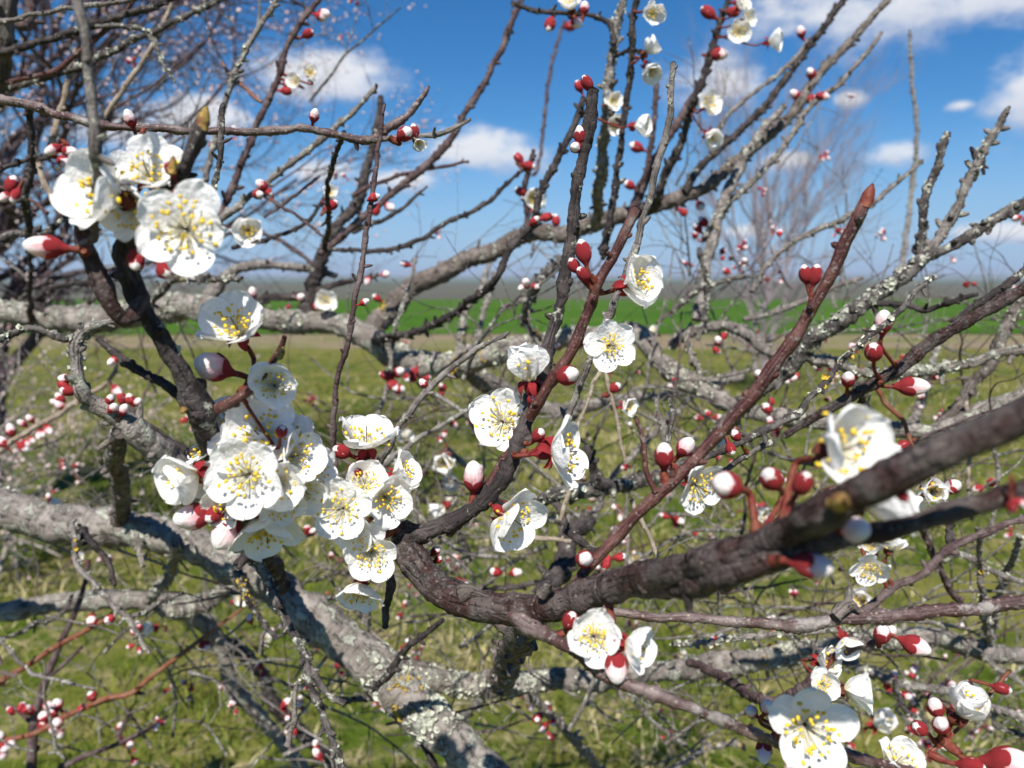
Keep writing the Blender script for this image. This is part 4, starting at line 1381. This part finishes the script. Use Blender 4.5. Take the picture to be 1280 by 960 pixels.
for args in [
    # px, py, size, stage, facing, depth
    (62, 309, 36, 'w', (-.95, .05, .3), .214), (268, 459, 44, 'w', (-.55, .25, .7), .255), (245, 645, 40, 'w', (-.8, -.1, .5), .252), (284, 662, 40, 'w', (-.3, -.75, .45), .256),
    (592, 600, 32, 'w', (0, .9, .3), .294), (730, 699, 27, 'r', (.1, .25, .95), .25), (708, 470, 30, 'r', (.5, .2, .8), .28), (730, 318, 24, 't', (-.25, .95, .15), .274),
    (718, 333, 18, 't', (-.5, .85, .2), .277), (830, 572, 28, 'r', (-.05, .9, .3), .26), (856, 560, 26, 'w', (.4, .7, .5), .262), (770, 832, 36, 'w', (0, -.8, .5), .233),
    (712, 777, 24, 't', (.2, .7, .5), .246), (910, 607, 42, 'r', (-.6, .25, .6), .178), (1062, 662, 44, 'w', (.4, .1, .7), .164),
    (1012, 706, 42, 'w', (.85, -.05, .5), .168), (1018, 347, 20, 't', (.15, .95, .2), .256), (1007, 345, 19, 't', (-.25, .95, .2), .257),
    (1104, 405, 26, 'w', (-.1, .9, .4), .43), (1092, 441, 26, 't', (-.3, .6, .6), .43), (1060, 476, 20, 'r', (-.2, .6, .6), .45), (1137, 483, 30, 'w', (.95, 0, .3), .44),
    (920, 545, 16, 'r', None, None), (913, 560, 16, 'r', None, None), (1189, 609, 22, 'r', (.5, .5, .6), .5), (1142, 806, 30, 'w', (.8, -.3, .4), .44), (1102, 795, 24, 'r', (-.1, .7, .5), .44),
    (1112, 790, 18, 'w', (.3, .7, .5), .45), (1170, 886, 24, 'r', (-.4, .8, .4), .264), (1176, 908, 24, 'r', (-.3, .7, .6), .262), (1150, 911, 22, 't', (-.7, .5, .4), .264),
    (1250, 860, 17, 't', (.8, -.1, .5), .262), (1258, 953, 46, 'w', (.9, .1, .4), .258), (1212, 957, 26, 't', (.7, .1, .5), .262), (163, 150, 18, 'w', (-.1, .8, .6), .37),
    (68, 186, 17, 'w', None, None), (92, 194, 18, 'w', None, None), (82, 204, 18, 'w', None, None), (78, 213, 14, 'r', None, None), (14, 232, 20, 'r', None, None), (20, 243, 16, 'r', None, None), (8, 245, 15, 'w', None, None),
    (328, 232, 16, 'w', None, None), (322, 243, 16, 'r', None, None), (333, 238, 13, 't', None, None), (415, 257, 15, 'r', None, None), (427, 36, 16, 'w', None, None), (428, 43, 14, 'w', None, None), (416, 60, 15, 't', None, None),
    (505, 168, 22, 'r', (.6, .2, .6), .395), (518, 166, 16, 't', None, None), (730, 11, 16, 'w', None, None), (720, 28, 17, 'w', None, None), (688, 29, 18, 't', None, None), (712, 33, 15, 't', None, None), (735, 106, 18, 't', None, None), (722, 104, 14, 't', None, None),
    (397, 125, 16, 'w', None, None), (376, 122, 14, 't', None, None), (385, 116, 12, 't', None, None), (725, 172, 18, 'r', (-.1, .9, .3), None), (720, 184, 18, 'r', (-.3, -.2, .8), None), (643, 193, 14, 't', None, None), (660, 207, 15, 'r', None, None), (651, 240, 14, 't', None, None),
    (795, 184, 17, 'r', None, None), (788, 232, 14, 'r', None, None), (875, 257, 14, 'r', None, None), (880, 278, 13, 'r', None, None), (868, 282, 13, 'r', None, None), (855, 268, 12, 't', None, None), (695, 277, 14, 't', None, None), (682, 272, 14, 't', None, None), (667, 277, 12, 'r', None, None),
    (1015, 94, 15, 'r', None, None), (995, 119, 14, 'w', None, None), (1028, 120, 14, 'w', None, None), (1012, 124, 14, 't', None, None), (896, 68, 20, 'w', None, None), (887, 17, 18, 't', None, None), (960, 12, 18, 'w', None, None), (915, 15, 16, 't', None, None), (972, 10, 14, 'w', None, None),
    (467, 247, 14, 'r', None, None), (486, 258, 15, 'w', None, None), (470, 262, 14, 't', None, None), (460, 350, 12, 'w', None, None), (481, 343, 12, 'w', None, None), (470, 372, 11, 'r', None, None), (455, 378, 12, 'w', None, None), (505, 330, 11, 'w', None, None), (375, 372, 13, 'w', None, None), (396, 383, 15, 'w', None, None), (316, 368, 14, 'w', None, None),
    (497, 466, 17, 'r', None, None), (510, 470, 16, 'r', None, None), (490, 480, 17, 'r', None, None), (501, 488, 16, 'r', None, None), (518, 467, 15, 'w', None, None), (530, 480, 13, 'w', None, None), (484, 470, 14, 't', None, None),
    (84, 473, 15, 'w', None, None), (87, 489, 16, 'r', None, None), (70, 492, 14, 'r', None, None), (60, 492, 12, 'w', None, None), (76, 507, 14, 'w', None, None), (78, 482, 14, 't', None, None),
    (147, 489, 16, 'w', None, None), (137, 500, 14, 'r', None, None), (140, 511, 14, 'w', None, None), (154, 513, 15, 'w', None, None), (163, 500, 14, 'r', None, None), (172, 503, 13, 'w', None, None), (143, 450, 14, 'w', None, None), (150, 497, 14, 't', None, None),
    (14, 539, 15, 'w', None, None), (5, 554, 15, 'w', None, None), (28, 558, 15, 'r', None, None), (22, 520, 11, 'w', None, None), (37, 522, 11, 'w', None, None), (60, 536, 13, 'w', None, None), (50, 542, 12, 'w', None, None), (66, 544, 11, 'w', None, None),
    (52, 588, 10, 'w', None, None), (60, 578, 10, 'w', None, None), (68, 574, 10, 'w', None, None), (77, 576, 9, 'w', None, None), (69, 590, 9, 'w', None, None), (115, 777, 12, 'r', None, None), (137, 775, 13, 'w', None, None), (256, 808, 15, 'r', None, None), (281, 856, 12, 'r', None, None),
    (545, 688, 14, 'r', None, None), (547, 700, 12, 't', None, None), (571, 698, 12, 'w', None, None), (560, 700, 10, 't', None, None), (758, 703, 15, 'r', None, None), (781, 696, 14, 'r', None, None), (768, 485, 16, 'r', None, None), (665, 500, 16, 't', (.2, .4, .8), .292),
    (683, 558, 26, 't', (.7, .3, .4), .288), (672, 545, 20, 't', (.3, .4, .6), .288), (446, 590, 26, 't', (-.1, .3, .8), .285), (428, 565, 22, 't', (-.5, .3, .5), .288), (352, 540, 17, 't', (.3, .5, .5), .25), (672, 918, 14, 'w', None, None), (663, 905, 14, 't', None, None), (350, 500, 20, 'w', (.2, -.4, .5), .27), (730, 345, 18, 't', (-.5, .6, .5), .275),
    (1265, 632, 16, 't', None, None), (1275, 628, 13, 'w', None, None), (940, 890, 18, 'w', (-.5, .5, .6), .285), (958, 885, 20, 'w', (0, .8, .5), .28), (955, 935, 24, 'w', (-.2, -.6, .5), .3),
    (1002, 606, 30, 't', (.1, .6, .5), .172), (965, 600, 34, 't', (-.3, .3, .4), .19), (1130, 556, 16, 't', None, None), (1128, 620, 18, 't', None, None),
    (170, 322, 26, 't', (.2, -.6, .5), .218), (205, 338, 24, 't', (.5, -.4, .5), .216), (214, 212, 18, 't', (-.2, .8, .4), .212), (298, 640, 20, 't', (-.4, -.4, .6), .25), (272, 640, 26, 't', (-.3, -.3, .6), .254),
]:
    bud(*args)

# clusters of small buds on the finer twigs behind
random.seed(17)
for (pts, rad) in FILL:
    if random.random() < 0.09:
        i = random.randint(2, len(pts) - 2)
        for _ in range(random.randint(1, 5)):
            q = pts[min(len(pts) - 1, max(0, i + random.randint(-3, 3)))]
            o = Vector((random.gauss(0, 1), random.gauss(0, 1), random.gauss(.2, 1))).normalized()
            R = random.uniform(.0022, .0044)
            c = q + o * (R * .9 + .001)
            x, y, dd = to_px(c)
            Mt = Matrix.Translation(c) @ frame_from(o, random.uniform(0, 6)) @ Matrix.Diagonal((R * .9, R * .9, R * random.uniform(1.0, 1.4), 1))
            bud_specs.append((2 * R / dd * FPX, Mt, random.choice('wwwr'), q, -o, R))

bud_specs.sort(key=lambda s: -s[0])
rest = MB()
ped = MB()
for k, (size, Mt, stage, base, back, R) in enumerate(bud_specs):
    rr = random.Random(k)
    b = rr.randrange(3)
    c = rr.randrange(2)
    if k < 99:
        o = bpy.data.objects.new('bud', BALLS[b])
        COL.objects.link(o)
        o.parent = TREE
        o.matrix_parent_inverse = Matrix.Translation(-TREE_BASE)
        o.matrix_basis = Mt
        link_child('calyx', CALS[stage][c], o, Matrix.Identity(4))
        stalk(o, base, back, min(0.0011, R * .3))
    else:
        for src in (BALL_SRC[b], CAL_SRC[stage][c]):
            n0 = len(rest.v)
            rest.v += [Mt @ v for v in src.v]
            rest.uv += src.uv
            rest.f += [tuple(i + n0 for i in f) for f in src.f]
            rest.mi += src.mi
        tgt, dist, rw = nearest3(base)
        if 0.0005 < dist < 0.05:
            n0 = len(rest.f)
            tube(rest, [base - back * R * .3, base.lerp(tgt, .5) + back * .001, tgt], [R * .28, R * .25, R * .3], 5, 1)
o = rest.build('bud', [M['petalbud'], M['calyx']], TREE)
o['kind'] = 'stuff'

# yellow-green tips of two swelling leaf buds
for (x, y, d, wv, f) in [(255, 146, .2115, 17, (.25, 1, 0)), (216, 205, .211, 12, (.1, 1, .1)), (1086, 243, .251, 17, (.35, 1, .1)), (1052, 628, .147, 24, (0, .2, 1)), (352, 440, .245, 9, (.4, 1, .1)), (232, 510, .246, 12, (-.3, -.6, .6))]:
    z = facing(f)
    r = wv * .5 * d / FPX
    c = P(x, y, d)
    mb = MB()
    tube(mb, [c - z * r * 2, c - z * r * .9, c, c + z * r * .9, c + z * r * 1.6], [r * .8, r * 1.05, r * .95, r * .6, r * .18], 10, 0, lump=.15)
    mb.build('leaf_bud', M['calyxbrown' if x == 1086 else 'tip'], TREE)

# ------------------------------------------------------------------ slender young shoots in the lower left corner
random.seed(31)
SH_BASE = P(60, 960, .95)
SH_BASE = Vector((SH_BASE.x - .05, SH_BASE.y, 0))
SHOOT = root_empty('sapling', SH_BASE, 'slender reddish-brown young shoots with small red and white buds in the lower left corner', 'sapling')
sh = [
    ('stem', 'plum', '40,1700,14,.95;38,1200,13,.95; 40,940,12,.95; 50,873,11; 70,817,9; 100,750,7; 112,700,4,.95'),
    ('stem', 'orange', '-30,1700,10,.9; -60,1200,9,.9; -40,900,8,.88; 0,853,8; 33,833,7; 67,810,7; 110,787,6; 134,773,5,.85'),
    ('stem', 'orange', '-50,1700,10,.9; -90,1200,9,.9; -60,950,8,.88; 0,927,7; 43,917,7; 87,893,7; 133,873,7; 163,867,7; 193,843,6; 233,813,6; 267,787,5; 304,760,3,.9'),
    ('stem', 'plum', '70,1700,9,1.0; 60,1200,8,1.0; 70,985,7; 90,953,7; 147,930,6; 183,913,6; 210,895,4,1.0'),
    ('shoot', 'dark', '44,915,6,.9; 80,895,6; 120,880,6; 165,866,6; 180,868,4,.9'),
    ('shoot', 'plum', '58,850,5,.95; 80,830,5; 103,808,4,.95'),
    ('shoot', 'plum', '147,930,5,1.0; 155,905,5; 165,890,4; 178,885,3,1.0'),
    ('shoot', 'plum', '45,910,6,.95; 25,890,5; 5,880,4,.95'),
]
SH = []
for j, (nm, mt, body) in enumerate(sh):
    kind, mat, xs, ys, wv, dv = parse_line(nm + ' ' + mt + ' | ' + body)
    pts = [P(x, y, d) for x, y, d in zip(xs, ys, dv)]
    for q in pts:
        if q.z < 0:
            q.z = 0.0
    pts[0] = Vector((pts[0].x, pts[0].y, -0.02)) if nm == 'stem' else pts[0]
    rad = [max(0.0004, .5 * a * d / FPX) for a, d in zip(wv, dv)]
    p2, r2 = catmull(pts, rad, .006)
    mb = MB()
    tube(mb, p2, r2, 8, lump=.15)
    for i in range(3, len(p2) - 2, 4):
        tg = (p2[i + 1] - p2[i]).normalized()
        s = tg.orthogonal().normalized()
        s.rotate(Quaternion(tg, random.uniform(0, 6.28)))
        nub(mb, p2[i], (s + tg * .5).normalized(), r2[i] * .6, r2[i] * random.uniform(1, 2.2))
    mb.build(nm, M[mat], SHOOT)
    SH.append((p2, r2))
sb = []
for (x, y, s, stg) in [(115, 777, 13, 'r'), (137, 775, 12, 'w'), (256, 808, 14, 'r'), (40, 888, 12, 't'), (55, 896, 13, 'r'), (60, 882, 12, 'w'), (72, 880, 12, 'w'), (66, 890, 12, 'r'), (54, 906, 12, 't'), (68, 910, 13, 'r'), (74, 917, 12, 'w'), (72, 903, 12, 'w'),
                       (5, 934, 13, 'r'), (13, 930, 12, 'w'), (3, 943, 12, 'w'), (0, 920, 11, 'w'), (115, 870, 11, 't'), (163, 930, 9, 'w'), (168, 952, 9, 'w')]:
    best = min(((to_px(p)[0] - x) ** 2 + (to_px(p)[1] - y) ** 2, to_px(p)[2], p) for (pp, _) in SH for p in pp if (p - C0).dot(FWD) > .1)
    d = best[1] - .002
    R = .5 * s * d / FPX
    c = P(x, y, d)
    z = (c - best[2] + Vector((0, -.002, .003))).normalized()
    Mt = Matrix.Translation(c - z * R) @ frame_from(z, random.uniform(0, 6)) @ Matrix.Scale(R, 4)
    o = bpy.data.objects.new('bud', random.choice(BALLS))
    COL.objects.link(o)
    o.parent = SHOOT
    o.matrix_parent_inverse = Matrix.Translation(-SH_BASE)
    o.matrix_basis = Mt
    link_child('calyx', random.choice(CALS[stg]), o, Matrix.Identity(4))
    mb = MB()
    if (best[2] - c).length > .001:
        tube(mb, [c - z * R, (c - z * R * 1.6).lerp(best[2], .5), best[2]], [R * .3, R * .26, R * .3], 6)
        mb.build('pedicel', M['calyxbrown'], o)
